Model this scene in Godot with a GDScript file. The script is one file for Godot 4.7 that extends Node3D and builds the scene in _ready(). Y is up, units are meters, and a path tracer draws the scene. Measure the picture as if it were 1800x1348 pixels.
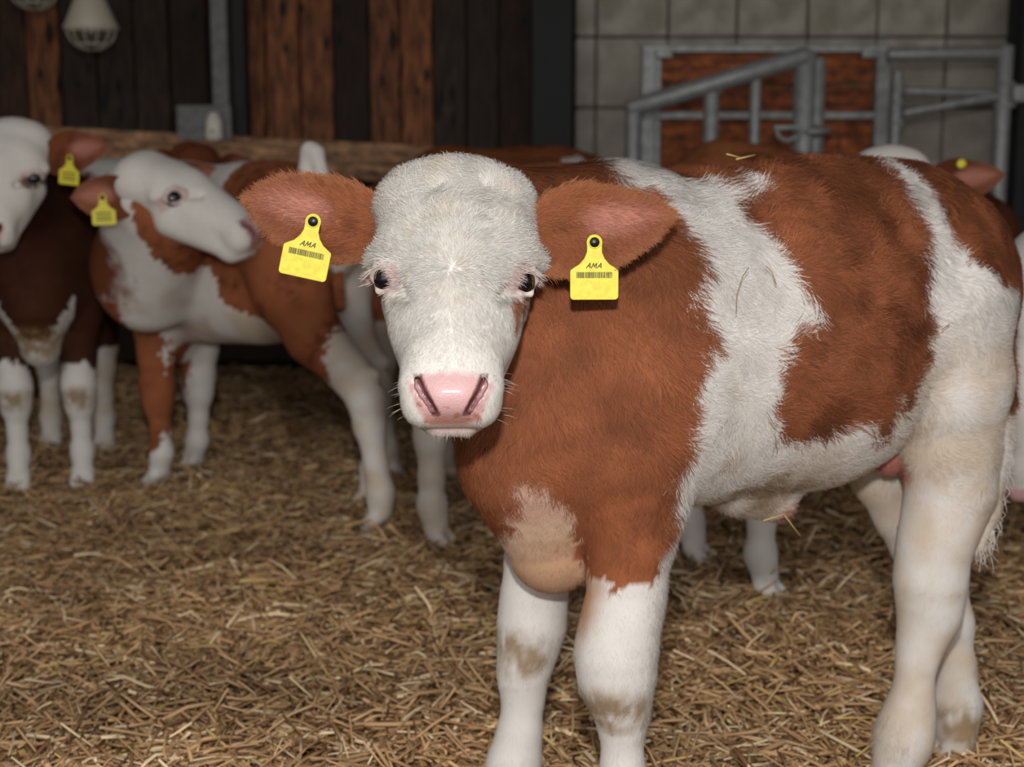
extends Node3D
# A young calf in a straw-bedded barn, more calves behind it. Lengths in metres, y up.

const EYE_HEIGHT := 0.85
const PITCH := 0.16218
var rng := RandomNumberGenerator.new()
var noise := FastNoiseLite.new()
var mats := {}
var taken := {}

# ---------------------------------------------------------------- a distance field on a grid, and its surface
class Field:
	var o: Vector3
	var c: float
	var nx: int
	var ny: int
	var nz: int
	var v := PackedFloat32Array()
	var verts := PackedVector3Array()
	var norms := PackedVector3Array()
	var index := PackedInt32Array()

	func _init(lo: Vector3, hi: Vector3, cell: float) -> void:
		o = lo
		c = cell
		nx = int((hi.x - lo.x) / cell) + 2
		ny = int((hi.y - lo.y) / cell) + 2
		nz = int((hi.z - lo.z) / cell) + 2
		v.resize(nx * ny * nz)
		v.fill(1.0)

	# a tapered capsule, narrowed along axis by the factor squash; joined (or cut away) with a soft edge of width k
	func blob(a: Vector3, b: Vector3, ra: float, rb: float, k: float, axis := Vector3.ZERO, squash := 1.0, cut := false) -> void:
		var reach := maxf(ra, rb) + k + 2.0 * c
		var lo := (a.min(b) - Vector3.ONE * reach - o) / c
		var hi := (a.max(b) + Vector3.ONE * reach - o) / c
		var x0 := maxi(0, int(lo.x))
		var y0 := maxi(0, int(lo.y))
		var z0 := maxi(0, int(lo.z))
		var x1 := mini(nx - 1, int(hi.x) + 1)
		var y1 := mini(ny - 1, int(hi.y) + 1)
		var z1 := mini(nz - 1, int(hi.z) + 1)
		var s := squash - 1.0
		var ab := b - a
		ab += axis * (ab.dot(axis) * s)
		var inv := 1.0 / maxf(ab.length_squared(), 1e-9)
		var dr := rb - ra
		for z in range(z0, z1 + 1):
			for y in range(y0, y1 + 1):
				var row := (z * ny + y) * nx
				for x in range(x0, x1 + 1):
					var q := o + Vector3(x, y, z) * c - a
					q += axis * (q.dot(axis) * s)
					var t := clampf(q.dot(ab) * inv, 0.0, 1.0)
					var d := (q - ab * t).length() - ra - dr * t
					var e := v[row + x]
					if cut:
						d = -d
						var h := maxf(k - absf(d - e), 0.0) / k
						v[row + x] = maxf(d, e) + h * h * k * 0.25
					else:
						var h := maxf(k - absf(d - e), 0.0) / k
						v[row + x] = minf(d, e) - h * h * k * 0.25

	func sample(p: Vector3) -> float:
		var q := (p - o) / c
		var x := int(q.x)
		var y := int(q.y)
		var z := int(q.z)
		if q.x < 0 or q.y < 0 or q.z < 0 or x >= nx - 1 or y >= ny - 1 or z >= nz - 1:
			return 1.0
		var f := q - Vector3(x, y, z)
		var i := (z * ny + y) * nx + x
		var sy := nx
		var sz := nx * ny
		var lo := lerpf(lerpf(v[i], v[i + 1], f.x), lerpf(v[i + sy], v[i + sy + 1], f.x), f.y)
		var hi := lerpf(lerpf(v[i + sz], v[i + sz + 1], f.x), lerpf(v[i + sz + sy], v[i + sz + sy + 1], f.x), f.y)
		return lerpf(lo, hi, f.z)

	# one vertex in each cell that the surface crosses, one quad round each crossed edge
	func surface() -> void:
		var sy := nx
		var sz := nx * ny
		var near := 4.0 * c
		var id := PackedInt32Array()
		id.resize(v.size())
		id.fill(-1)
		for z in range(0, nz - 1):
			for y in range(0, ny - 1):
				var i := (z * ny + y) * nx
				for x in range(0, nx - 1):
					var e := v[i]
					if absf(e) < near:
						var e1 := v[i + 1]
						var e2 := v[i + sy]
						var e3 := v[i + sy + 1]
						var e4 := v[i + sz]
						var e5 := v[i + sz + 1]
						var e6 := v[i + sz + sy]
						var e7 := v[i + sz + sy + 1]
						var lo := minf(minf(minf(e, e1), minf(e2, e3)), minf(minf(e4, e5), minf(e6, e7)))
						var hi := maxf(maxf(maxf(e, e1), maxf(e2, e3)), maxf(maxf(e4, e5), maxf(e6, e7)))
						if lo < 0.0 and hi >= 0.0:
							var g := Vector3(e1 - e + e3 - e2 + e5 - e4 + e7 - e6, e2 - e + e3 - e1 + e6 - e4 + e7 - e5, e4 - e + e5 - e1 + e6 - e2 + e7 - e3) * 0.25
							var m := (e + e1 + e2 + e3 + e4 + e5 + e6 + e7) * 0.125
							var step := g * (-m / maxf(g.length_squared(), 1e-12))
							step = step.clamp(Vector3.ONE * -0.5, Vector3.ONE * 0.5)
							id[i] = verts.size()
							verts.append(o + (Vector3(x, y, z) + Vector3.ONE * 0.5 + step) * c)
							norms.append(g.normalized())
					i += 1
		for z in range(1, nz - 1):
			for y in range(1, ny - 1):
				var i := (z * ny + y) * nx + 1
				for x in range(1, nx - 1):
					if id[i] >= 0 or absf(v[i]) < near:
						var inside := v[i] < 0.0
						if (v[i + 1] < 0.0) != inside:
							quad(id[i], id[i - sy], id[i - sy - sz], id[i - sz], inside)
						if (v[i + sy] < 0.0) != inside:
							quad(id[i], id[i - sz], id[i - 1 - sz], id[i - 1], inside)
						if (v[i + sz] < 0.0) != inside:
							quad(id[i], id[i - 1], id[i - 1 - sy], id[i - sy], inside)
					i += 1

	func quad(a: int, b: int, p: int, d: int, inside: bool) -> void:
		if a < 0 or b < 0 or p < 0 or d < 0:
			return
		if inside:
			index.append_array(PackedInt32Array([a, p, b, a, d, p]))
		else:
			index.append_array(PackedInt32Array([a, b, p, a, p, d]))


# ---------------------------------------------------------------- naming and committing
func numbered(called: String) -> String:
	if not taken.has(called):
		taken[called] = 0
		return called
	taken[called] += 1
	return "%s_%03d" % [called, taken[called]]

func tag(o: Node, label: String, category: String, group := "") -> void:
	o.set_meta("label", label)
	o.set_meta("category", category)
	if group:
		o.set_meta("group", group)

func thing(called: String, label: String, category: String, at := Vector3.ZERO, group := "") -> Node3D:
	var n := Node3D.new()
	n.name = numbered(called)
	add_child(n)
	n.position = at
	tag(n, label, category, group)
	return n

func put(called: String, mesh: Mesh, m: Material, parent: Node, at := Transform3D()) -> MeshInstance3D:
	var n := MeshInstance3D.new()
	n.name = numbered(called) if parent == self else called
	n.mesh = mesh
	n.material_override = m
	n.transform = at
	parent.add_child(n, true)
	return n

func structure(called: String, mesh: Mesh, m: Material, at := Transform3D()) -> MeshInstance3D:
	var n := put(called, mesh, m, self, at)
	n.set_meta("kind", "structure")
	return n

func mat(color: Color, rough := 0.8, metal := 0.0) -> StandardMaterial3D:
	var m := StandardMaterial3D.new()
	m.albedo_color = color
	m.roughness = rough
	m.metallic = metal
	return m

# ---------------------------------------------------------------- plain shapes
func mesh_of(st: SurfaceTool) -> ArrayMesh:
	st.generate_normals()
	return st.commit()

func begin() -> SurfaceTool:
	var st := SurfaceTool.new()
	st.begin(Mesh.PRIMITIVE_TRIANGLES)
	st.set_smooth_group(-1)
	return st

func face(st: SurfaceTool, a: Vector3, b: Vector3, c: Vector3, d: Vector3, ua := Vector2(0, 0), ub := Vector2(1, 0), uc := Vector2(1, 1), ud := Vector2(0, 1)) -> void:
	for k in [[a, ua], [c, uc], [b, ub], [a, ua], [d, ud], [c, uc]]:
		st.set_uv(k[1])
		st.add_vertex(k[0])

# a box with chamfered edges; uv runs along x and y in metres on the broad faces, shifted by shift
func box(st: SurfaceTool, size: Vector3, bevel := 0.004, at := Transform3D(), shift := Vector2.ZERO) -> void:
	var h := size * 0.5
	var b := minf(bevel, minf(h.x, minf(h.y, h.z)) * 0.9)
	var corner := {}
	for sx in [-1, 1]:
		for sy in [-1, 1]:
			for sz in [-1, 1]:
				var s := Vector3(sx, sy, sz)
				corner[s] = [s * h - Vector3(0, sy, sz) * b, s * h - Vector3(sx, 0, sz) * b, s * h - Vector3(sx, sy, 0) * b]
	for axis in 3:
		var u := (axis + 1) % 3
		var w := (axis + 2) % 3
		for side in [-1, 1]:
			var q := []
			for k in [[-1, -1], [1, -1], [1, 1], [-1, 1]]:
				var s := Vector3.ZERO
				s[axis] = side
				s[u] = k[0]
				s[w] = k[1]
				q.append(corner[s][axis])
			if side < 0:
				q.reverse()
			emit(st, q, at, shift)
			# the bevel between this face and the next axis's faces
			for side2 in [-1, 1]:
				var e := []
				for k in [-1, 1]:
					var s := Vector3.ZERO
					s[axis] = side
					s[u] = side2
					s[w] = k
					e.append([corner[s][axis], corner[s][u]])
				var q2 := [e[0][0], e[0][1], e[1][1], e[1][0]]
				if side * side2 < 0:
					q2.reverse()
				emit(st, q2, at, shift)
	for s in corner:
		var t: Array = corner[s].duplicate()
		if s.x * s.y * s.z < 0:
			t.reverse()
		emit(st, t, at, shift)

func emit(st: SurfaceTool, q: Array, at: Transform3D, shift: Vector2) -> void:
	var order := [0, 2, 1] if q.size() == 3 else [0, 2, 1, 0, 3, 2]
	for k in order:
		var p: Vector3 = q[k]
		st.set_uv(Vector2(p.x + p.z * 0.3, p.y) + shift)
		st.add_vertex(at * p)

func box_mesh(size: Vector3, bevel := 0.004, shift := Vector2.ZERO) -> ArrayMesh:
	var st := begin()
	box(st, size, bevel, Transform3D(), shift)
	return mesh_of(st)

# a tube through points with a radius at each, closed with domed ends
func tube(st: SurfaceTool, pts: Array, radii: Array, sides := 12, flat := 1.0) -> void:
	st.set_smooth_group(0)
	var rings := []
	var n := pts.size()
	var side_dir := Vector3.ZERO
	for i in n:
		var dir: Vector3 = (pts[mini(i + 1, n - 1)] - pts[maxi(i - 1, 0)]).normalized()
		if side_dir == Vector3.ZERO:
			side_dir = dir.cross(Vector3.UP if absf(dir.y) < 0.9 else Vector3.RIGHT).normalized()
		side_dir = (side_dir - dir * side_dir.dot(dir)).normalized()
		var up := dir.cross(side_dir)
		var ring := []
		for k in sides:
			var a := TAU * k / sides
			ring.append(pts[i] + (side_dir * cos(a) + up * sin(a) * flat) * radii[i])
		rings.append(ring)
	for i in n - 1:
		for k in sides:
			var k2 := (k + 1) % sides
			face(st, rings[i][k], rings[i][k2], rings[i + 1][k2], rings[i + 1][k], Vector2(float(k) / sides, i), Vector2(float(k + 1) / sides, i), Vector2(float(k + 1) / sides, i + 1), Vector2(float(k) / sides, i + 1))
	for end in [0, n - 1]:
		var dir: Vector3 = (pts[0] - pts[1]).normalized() if end == 0 else (pts[n - 1] - pts[n - 2]).normalized()
		var tip: Vector3 = pts[end] + dir * radii[end] * 0.35
		for k in sides:
			var k2 := (k + 1) % sides
			var tri := [rings[end][k2], rings[end][k], tip] if end == 0 else [rings[end][k], rings[end][k2], tip]
			for q in [tri[0], tri[2], tri[1]]:
				st.set_uv(Vector2(0.5, 0.5))
				st.add_vertex(q)

func tube_mesh(pts: Array, radii: Array, sides := 12, flat := 1.0) -> ArrayMesh:
	var st := begin()
	tube(st, pts, radii, sides, flat)
	return mesh_of(st)

func pipe(a: Vector3, b: Vector3, r: float, sides := 16) -> ArrayMesh:
	var d := (b - a).normalized() * minf(r * 0.3, 0.004)
	return tube_mesh([a, a + d, b - d, b], [r * 0.9, r, r, r * 0.9], sides)

# an outline in x and y given a thickness along z, front and back edges softened
func slab(outline: PackedVector2Array, depth: float, soft := 0.0006) -> ArrayMesh:
	var st := begin()
	var inner := PackedVector2Array()
	var n := outline.size()
	var mid := Vector2.ZERO
	for p in outline:
		mid += p / n
	for p in outline:
		inner.append(p - (p - mid).normalized() * soft)
	var tri := Geometry2D.triangulate_polygon(inner)
	for side in [-1.0, 1.0]:
		for t in tri.size() / 3:
			var a := inner[tri[t * 3]]
			var b := inner[tri[t * 3 + 1]]
			var c := inner[tri[t * 3 + 2]]
			if ((b - a).cross(c - a) > 0.0) == (side > 0.0):
				var s := b
				b = c
				c = s
			for q in [a, b, c]:
				st.set_uv(q)
				st.add_vertex(Vector3(q.x, q.y, side * depth * 0.5))
	var around := 0.0
	for i in n:
		var p := outline[i]
		var q := outline[(i + 1) % n]
		around += p.cross(q)
	for i in n:
		var j := (i + 1) % n
		var rows := [[inner, 0.5], [outline, 0.5 - soft / depth], [outline, -0.5 + soft / depth], [inner, -0.5]]
		for r in 3:
			var a := Vector3(rows[r][0][i].x, rows[r][0][i].y, rows[r][1] * depth)
			var b := Vector3(rows[r][0][j].x, rows[r][0][j].y, rows[r][1] * depth)
			var c := Vector3(rows[r + 1][0][j].x, rows[r + 1][0][j].y, rows[r + 1][1] * depth)
			var d := Vector3(rows[r + 1][0][i].x, rows[r + 1][0][i].y, rows[r + 1][1] * depth)
			if around > 0.0:
				face(st, a, d, c, b)
			else:
				face(st, a, b, c, d)
	return mesh_of(st)

# ---------------------------------------------------------------- fur
# A tuft: ribbons that grow from a small patch of skin and lean along +x; y is away from the skin. Unit length of hair.
func tuft(seed_: int, hairs: int, patch: float, width: float, lift: float, wave: float, spread: float, pale := 0.72) -> ArrayMesh:
	var r := RandomNumberGenerator.new()
	r.seed = seed_
	var vs := PackedVector3Array()
	var ns := PackedVector3Array()
	var cs := PackedColorArray()
	var ix := PackedInt32Array()
	var steps := 4
	for h in hairs:
		var root := Vector3(r.randf_range(-1, 1) * patch, -0.06, r.randf_range(-1, 1) * patch)
		var turn := r.randf_range(-1, 1) * spread
		var dir := Vector3(cos(turn), 0, sin(turn))
		var side := Vector3(-dir.z, 0, dir.x)
		var ln := r.randf_range(0.65, 1.15)
		var up := lift * r.randf_range(0.5, 1.4)
		var ph := r.randf() * TAU
		var tone := r.randf_range(pale, 1.2)
		var tilt := side * r.randf_range(-0.45, 0.45)
		var base := vs.size()
		for s in steps + 1:
			var t := float(s) / steps
			var p := root + dir * (t * ln) + Vector3.UP * (up * sin(t * 1.9) * ln) + side * (sin(t * 3.0 + ph) * wave * t)
			var w := width * (1.0 - t * 0.85) * 0.5
			vs.append(p - side * w)
			vs.append(p + side * w)
			var n := (Vector3.UP + tilt - dir * 0.15 * (1.0 - t)).normalized()
			ns.append(n)
			ns.append(n)
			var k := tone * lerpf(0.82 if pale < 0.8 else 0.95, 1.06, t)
			cs.append(Color(k, k, k))
			cs.append(Color(k, k, k))
		for s in steps:
			var b := base + s * 2
			ix.append_array(PackedInt32Array([b, b + 2, b + 1, b + 1, b + 2, b + 3]))
	return arrays(vs, ns, ix, cs)

func arrays(vs: PackedVector3Array, ns: PackedVector3Array, ix: PackedInt32Array, cs: PackedColorArray) -> ArrayMesh:
	var a := []
	a.resize(Mesh.ARRAY_MAX)
	a[Mesh.ARRAY_VERTEX] = vs
	a[Mesh.ARRAY_NORMAL] = ns
	a[Mesh.ARRAY_INDEX] = ix
	a[Mesh.ARRAY_COLOR] = cs
	var m := ArrayMesh.new()
	m.add_surface_from_arrays(Mesh.PRIMITIVE_TRIANGLES, a)
	return m

class Coat:  # where tufts stand: one buffer per tuft mesh
	var buffers := []
	func _init(kinds: int) -> void:
		for i in kinds:
			buffers.append(PackedFloat32Array())
	func grow(kind: int, p: Vector3, n: Vector3, flow: Vector3, length: float, c: Color) -> void:
		var x := (flow - n * flow.dot(n))
		if x.length_squared() < 1e-6:
			x = n.cross(Vector3.RIGHT)
		x = x.normalized()
		var z := x.cross(n)
		var y := n * length
		x *= length
		z *= length
		buffers[kind].append_array(PackedFloat32Array([x.x, y.x, z.x, p.x, x.y, y.y, z.y, p.y, x.z, y.z, z.z, p.z, c.r, c.g, c.b, 1.0]))

func commit_coat(coat: Coat, tufts: Array, m: Material, parent: Node3D, called := "coat_hair") -> void:
	for i in tufts.size():
		var n: int = coat.buffers[i].size() / 16
		if n == 0:
			continue
		var mm := MultiMesh.new()
		mm.transform_format = MultiMesh.TRANSFORM_3D
		mm.use_colors = true
		mm.mesh = tufts[i]
		mm.instance_count = n
		mm.buffer = coat.buffers[i]
		var o := MultiMeshInstance3D.new()
		o.name = called
		o.multimesh = mm
		o.material_override = m
		o.set_meta("kind", "stuff")
		o.position = -parent.position
		parent.add_child(o, true)

# ---------------------------------------------------------------- a calf
# The body's own axes: x forward, y up, l to its left. The head's own axes: x to the viewer's right as one faces it, y up its face, z out of its face; u = 0.58 mm.
const U := 0.00058
const WHITE := Color(0.72, 0.69, 0.662)
const PINK := Color(0.62, 0.33, 0.31)

class Calf:
	var origin: Vector3
	var fwd: Vector3
	var left: Vector3
	var size := 1.0
	var head_size := 1.0
	var head: Transform3D
	var brown := Color(0.29, 0.098, 0.044)
	var dark := Color(0.115, 0.036, 0.016)
	var prims := []
	var patches: Array = []        # polygons of brown on its left side, in x and y
	var right_patches: Array = []
	var map := PackedByteArray()
	var base_brown := false
	var tail := []
	var ear_brown := Color(0, 0, 0)
	var white_beyond := 9.0
	var blaze := 0.0
	var tan_spots := []
	var pink_spots := []
	var face_spots := []
	func w(x: float, y: float, l: float) -> Vector3:
		return origin + (fwd * x + Vector3.UP * y + left * l) * size
	func loc(p: Vector3) -> Vector3:
		var q := (p - origin) / size
		return Vector3(q.dot(fwd), q.y, q.dot(left))

const MAP_N := 220
func paint_map(k: Calf) -> void:  # the coat pattern seen square from each side: 0 white, 1 brown
	k.map.resize(MAP_N * MAP_N * 2)
	for side in 2:
		var polys: Array = k.patches if side == 0 else (k.right_patches if k.right_patches.size() else k.patches)
		for j in MAP_N:
			for i in MAP_N:
				var q := Vector2(-0.62 + 1.2 * i / MAP_N, -0.05 + 1.05 * j / MAP_N)
				var hit := false
				for p in polys:
					if Geometry2D.is_point_in_polygon(q, p):
						hit = true
						break
				k.map[(side * MAP_N + j) * MAP_N + i] = int(hit != k.base_brown)

func is_brown(k: Calf, q: Vector3, wobble := 1.0) -> bool:
	if q.z > k.white_beyond - maxf(0.0, q.y - 0.6) * 0.8 and q.y > 0.5 and q.x > -0.10:
		return false
	var e := 0.012 * wobble
	var x := q.x + noise.get_noise_3d(q.x * 30, q.y * 30, q.z * 30) * e + noise.get_noise_3d(q.x * 95 + 9, q.y * 95, q.z * 95) * e * 0.7
	var y := q.y + noise.get_noise_3d(q.x * 30 + 50, q.y * 30, q.z * 30) * e + noise.get_noise_3d(q.x * 95 + 70, q.y * 95, q.z * 95) * e * 0.7
	var i := clampi(int((x + 0.62) / 1.2 * MAP_N), 0, MAP_N - 1)
	var j := clampi(int((y + 0.05) / 1.05 * MAP_N), 0, MAP_N - 1)
	var side := 0 if q.z >= 0.0 else 1
	return k.map[(side * MAP_N + j) * MAP_N + i] == 1

func coat_color(k: Calf, p: Vector3, wobble := 1.0) -> Color:
	var q := k.loc(p)
	var n := noise.get_noise_3d(p.x * 9, p.y * 9, p.z * 9)
	var n2 := noise.get_noise_3d(p.x * 26 + 31, p.y * 26, p.z * 26)
	var c: Color
	if is_brown(k, q, wobble):
		var deep := lerpf(0.6, 1.5, smoothstep(0.14, 0.06, q.x))
		var curl := noise.get_noise_3d(p.x * 38 + n2 * 1.5, p.y * 46 + n * 2.0, p.z * 38)
		c = k.brown.lerp(k.dark, clampf((n * 0.9 + n2 * 0.6 + curl * 0.45 - 0.06) * deep, 0.0, 0.8))
		c = c.lerp(k.brown * 1.35, clampf(-n * 0.6 - n2 * 0.5, 0.0, 0.5))
	else:
		c = WHITE * (1.0 + n2 * 0.06)
		var soil := clampf((0.48 - q.y) * 2.6 + n * 0.6, 0.0, 0.65) * smoothstep(0.34, 0.40, q.y) * smoothstep(0.16, 0.11, q.x) * smoothstep(-0.27, -0.2, q.x)
		c = c.lerp(Color(0.44, 0.28, 0.165), soil)
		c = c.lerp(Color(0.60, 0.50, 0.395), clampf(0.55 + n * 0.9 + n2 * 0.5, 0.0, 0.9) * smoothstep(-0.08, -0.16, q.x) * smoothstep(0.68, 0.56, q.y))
	for s in k.pink_spots if not is_brown(k, q, wobble) else []:
		var f := clampf((1.0 - q.distance_to(s[0]) / s[1]) * 2.5 + n2 * 0.5, 0.0, 1.0)
		c = c.lerp(s[2], f)
	if not is_equal_approx(k.tan_spots.size(), 0.0):
		for s in k.tan_spots:
			var f := clampf(maxf(0.0, 1.0 - ((q - s[0]) * Vector3(1.0, 1.5, 1.0)).length() / s[1]) * 1.9 * maxf(0.1, 0.7 + n2 + noise.get_noise_3d(p.x * 70, p.y * 25, p.z * 70) * 0.8), 0.0, 0.85)
			c = c.lerp(Color(0.27, 0.175, 0.08), f)
	return c

func head_color(k: Calf, q: Vector3) -> Color:  # q in the head's own axes, in units u
	var n := noise.get_noise_3d(q.x * 0.02, q.y * 0.02, q.z * 0.02)
	var n2 := noise.get_noise_3d(q.x * 0.05 + 40, q.y * 0.05, q.z * 0.05)
	var c := WHITE * (1.0 + n2 * 0.05)
	c.b *= 0.985
	# brown behind the face
	if q.y > -120.0 and q.z < -172.0 + n * 14.0 - q.y * 0.25 + k.blaze:
		c = k.brown.lerp(k.dark, clampf(n2, 0.0, 0.5))
	# the pink muzzle
	var wide := lerpf(46.0, 74.0, clampf((q.y + 246.0) / 80.0, 0.0, 1.0))
	var pad := Vector2((q.x + 6.0) / wide, (q.y + 205.0) / 48.0)
	if q.z > 55.0 and q.y < -150.0 and q.y > -262.0:
		var f := clampf((1.12 - pow(pow(absf(pad.x), 3.0) + pow(absf(pad.y), 3.0), 0.333) + n2 * 0.12) * 5.0, 0.0, 1.0)
		c = c.lerp(Color(0.62, 0.375, 0.38).lerp(Color(0.48, 0.21, 0.16), clampf((-222.0 - q.y) / 22.0 + n2 * 0.3, 0.0, 0.8)), f)
		if f > 0.3 and n2 > 0.36 and q.y < -205.0:
			c = c.lerp(Color(0.34, 0.13, 0.07), 0.6)
	# inside the nostrils
	if q.z > 60.0 and q.y < -160.0 and q.y > -230.0:
		var t := (-162.0 - q.y) / 62.0
		var line := absf(absf(q.x + 5.0) - lerpf(55.0, 26.0, pow(clampf(t, 0.0, 1.0), 1.15)))
		c = c.lerp(Color(0.16, 0.045, 0.045), clampf((9.0 - line) / 3.0, 0.0, 0.9))
	# lower lip
	if q.y < -242.0 and q.z > 84.0 and absf(q.x + 5.0) < 44.0:
		c = c.lerp(Color(0.58, 0.43, 0.40), clampf((44.0 - absf(q.x + 5.0)) / 10.0, 0.0, 0.8) * smoothstep(-272.0, -256.0, q.y) * smoothstep(-242.0, -248.0, q.y))
	# eye rims
	for s in [-1.0, 1.0]:
		var e := Vector2(q.x - s * 119.0, q.y + 2.0)
		var d := (e * Vector2(1.0, 1.25)).length()
		if q.z > -60.0:
			c = c.lerp(Color(0.56, 0.33, 0.31), clampf((36.0 - d) / 10.0, 0.0, 0.6))
	for s in k.face_spots:
		var e := Vector2((q.x - s[0]) / s[2], (q.y - s[1]) / s[3]).length()
		c = c.lerp(k.brown * 1.3, clampf((1.0 - e) * 4.0 + n2 * 1.6, 0.0, 0.9))
	return c

func body_field(k: Calf, cell: float) -> Field:
	var lo := Vector3.ONE * 99.0
	var hi := Vector3.ONE * -99.0
	for p in k.prims:
		for e in [k.w(p[0], p[1], p[2]), k.w(p[3], p[4], p[5])]:
			var r: float = maxf(p[6], p[7]) * k.size + 0.03
			lo = lo.min(e - Vector3.ONE * r)
			hi = hi.max(e + Vector3.ONE * r)
	var f := Field.new(lo, hi, cell)
	for p in k.prims:
		f.blob(k.w(p[0], p[1], p[2]), k.w(p[3], p[4], p[5]), p[6] * k.size, p[7] * k.size, p[8] * k.size, k.left, p[9], p.size() > 10)
	return f

func limb(k: Calf, pts: Array, blend := 0.02) -> void:  # points of x, y, l, radius
	for i in pts.size() - 1:
		var a: Array = pts[i]
		var b: Array = pts[i + 1]
		k.prims.append([a[0], a[1], a[2], b[0], b[1], b[2], a[3], b[3], blend, 1.0])

func hoof(k: Calf, x: float, l: float, y: float, lean := 0.0) -> void:  # two claws
	for s in [-1.0, 1.0]:
		k.prims.append([x + 0.0 + lean, y + 0.035, l + s * 0.014, x + 0.028 + lean, y + 0.012, l + s * 0.016, 0.018, 0.017, 0.008, 1.0])

func head_field(cell: float) -> Field:
	var f := Field.new(Vector3(-175, -300, -265) * U, Vector3(180, 235, 200) * U, cell)
	var b := [
		# ax ay az bx by bz ra rb k squash-along-z
		[-60, 116, -125, 70, 116, -125, 81, 81, 55, 1.0], [5, 122, -112, 5, 30, -38, 84, 84, 60, 1.0], [-56, 45, -58, 68, 45, -58, 80, 80, 40, 1.0],
		[4, 5, -38, 2, -75, 22, 126, 110, 40, 1.55], [2, -75, 22, -3, -150, 86, 110, 88, 30, 1.5], [3, 20, 12, -3, -150, 92, 55, 52, 40, 1.0],
		[-42, -184, 112, 32, -184, 112, 46, 46, 25, 1.0], [-46, -211, 102, 36, -211, 102, 45, 45, 16, 1.0], [-20, -196, 136, 10, -196, 136, 34, 34, 20, 1.0],
		[-28, -248, 90, 18, -248, 90, 22, 22, 4, 1.0], [-34, -232, 50, 26, -232, 50, 28, 28, 20, 1.0], [-68, -50, -70, -36, -232, 58, 58, 30, 30, 1.0], [76, -50, -70, 28, -232, 58, 58, 30, 30, 1.0],
		[4, 0, -130, 2, -80, -60, 92, 60, 40, 1.0], [4, 90, -160, 4, 90, -200, 92, 88, 40, 1.0],
		[-108, 40, -50, -128, 30, -52, 26, 20, 20, 1.0], [118, 40, -50, 140, 28, -52, 26, 20, 20, 1.0],
	]
	for p in b:
		f.blob(Vector3(p[0], p[1], p[2]) * U, Vector3(p[3], p[4], p[5]) * U, p[6] * U, p[7] * U, p[8] * U, Vector3(0, 0, 1), p[9])
	for s in [-1.0, 1.0]:
		var m: float = 0.0 if s < 0.0 else 6.0
		var ex: float = s * 120.0 + 2.0
		# tear-trough below the brow, then socket, lids
		f.blob(Vector3(s * 78 + 2, -30, 62) * U, Vector3(s * 100 + 2, -18, 45) * U, 10 * U, 14 * U, 22 * U, Vector3.ZERO, 1.0, true)
		f.blob(Vector3(ex + s * 8, -2 - m, 2) * U, Vector3(ex - s * 6, -4 - m, 8) * U, 25 * U, 19 * U, 12 * U, Vector3.ZERO, 1.0, true)
		var arc := [Vector3(ex + s * 22, 2 - m, -24), Vector3(ex + s * 14, 20 - m, -4), Vector3(ex - s * 6, 21 - m, 14), Vector3(ex - s * 24, 4 - m, 25), Vector3(ex - s * 28, -9 - m, 26)]
		var low := [Vector3(ex + s * 22, 2 - m, -24), Vector3(ex + s * 12, -22 - m, -2), Vector3(ex - s * 8, -24 - m, 16), Vector3(ex - s * 28, -9 - m, 26)]
		for i in arc.size() - 1:
			f.blob(arc[i] * U, arc[i + 1] * U, 8 * U, 8 * U, 9 * U)
		for i in low.size() - 1:
			f.blob(low[i] * U, low[i + 1] * U, 6 * U, 6 * U, 9 * U)
		# nostril wing and the slit inside it
		var cx := -5.0
		f.blob(Vector3(cx + s * 64, -180, 116) * U, Vector3(cx + s * 46, -222, 122) * U, 22 * U, 20 * U, 12 * U)
		var slit := [Vector2(54, -168), Vector2(52, -180), Vector2(45, -194), Vector2(36, -206), Vector2(29, -219), Vector2(26, -224)]
		var sr := [3.4, 4.6, 4.3, 4.0, 3.6, 2.8]
		for step in 14:
			var z := 176.0 - step * 4.0
			var off: float = cx + s * step * 0.25
			for i in slit.size() - 1:
				f.blob(Vector3(off + s * slit[i].x, slit[i].y, z) * U, Vector3(off + s * slit[i + 1].x, slit[i + 1].y, z) * U, sr[i] * U, sr[i + 1] * U, 5 * U, Vector3.ZERO, 1.0, true)
	return f

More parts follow.
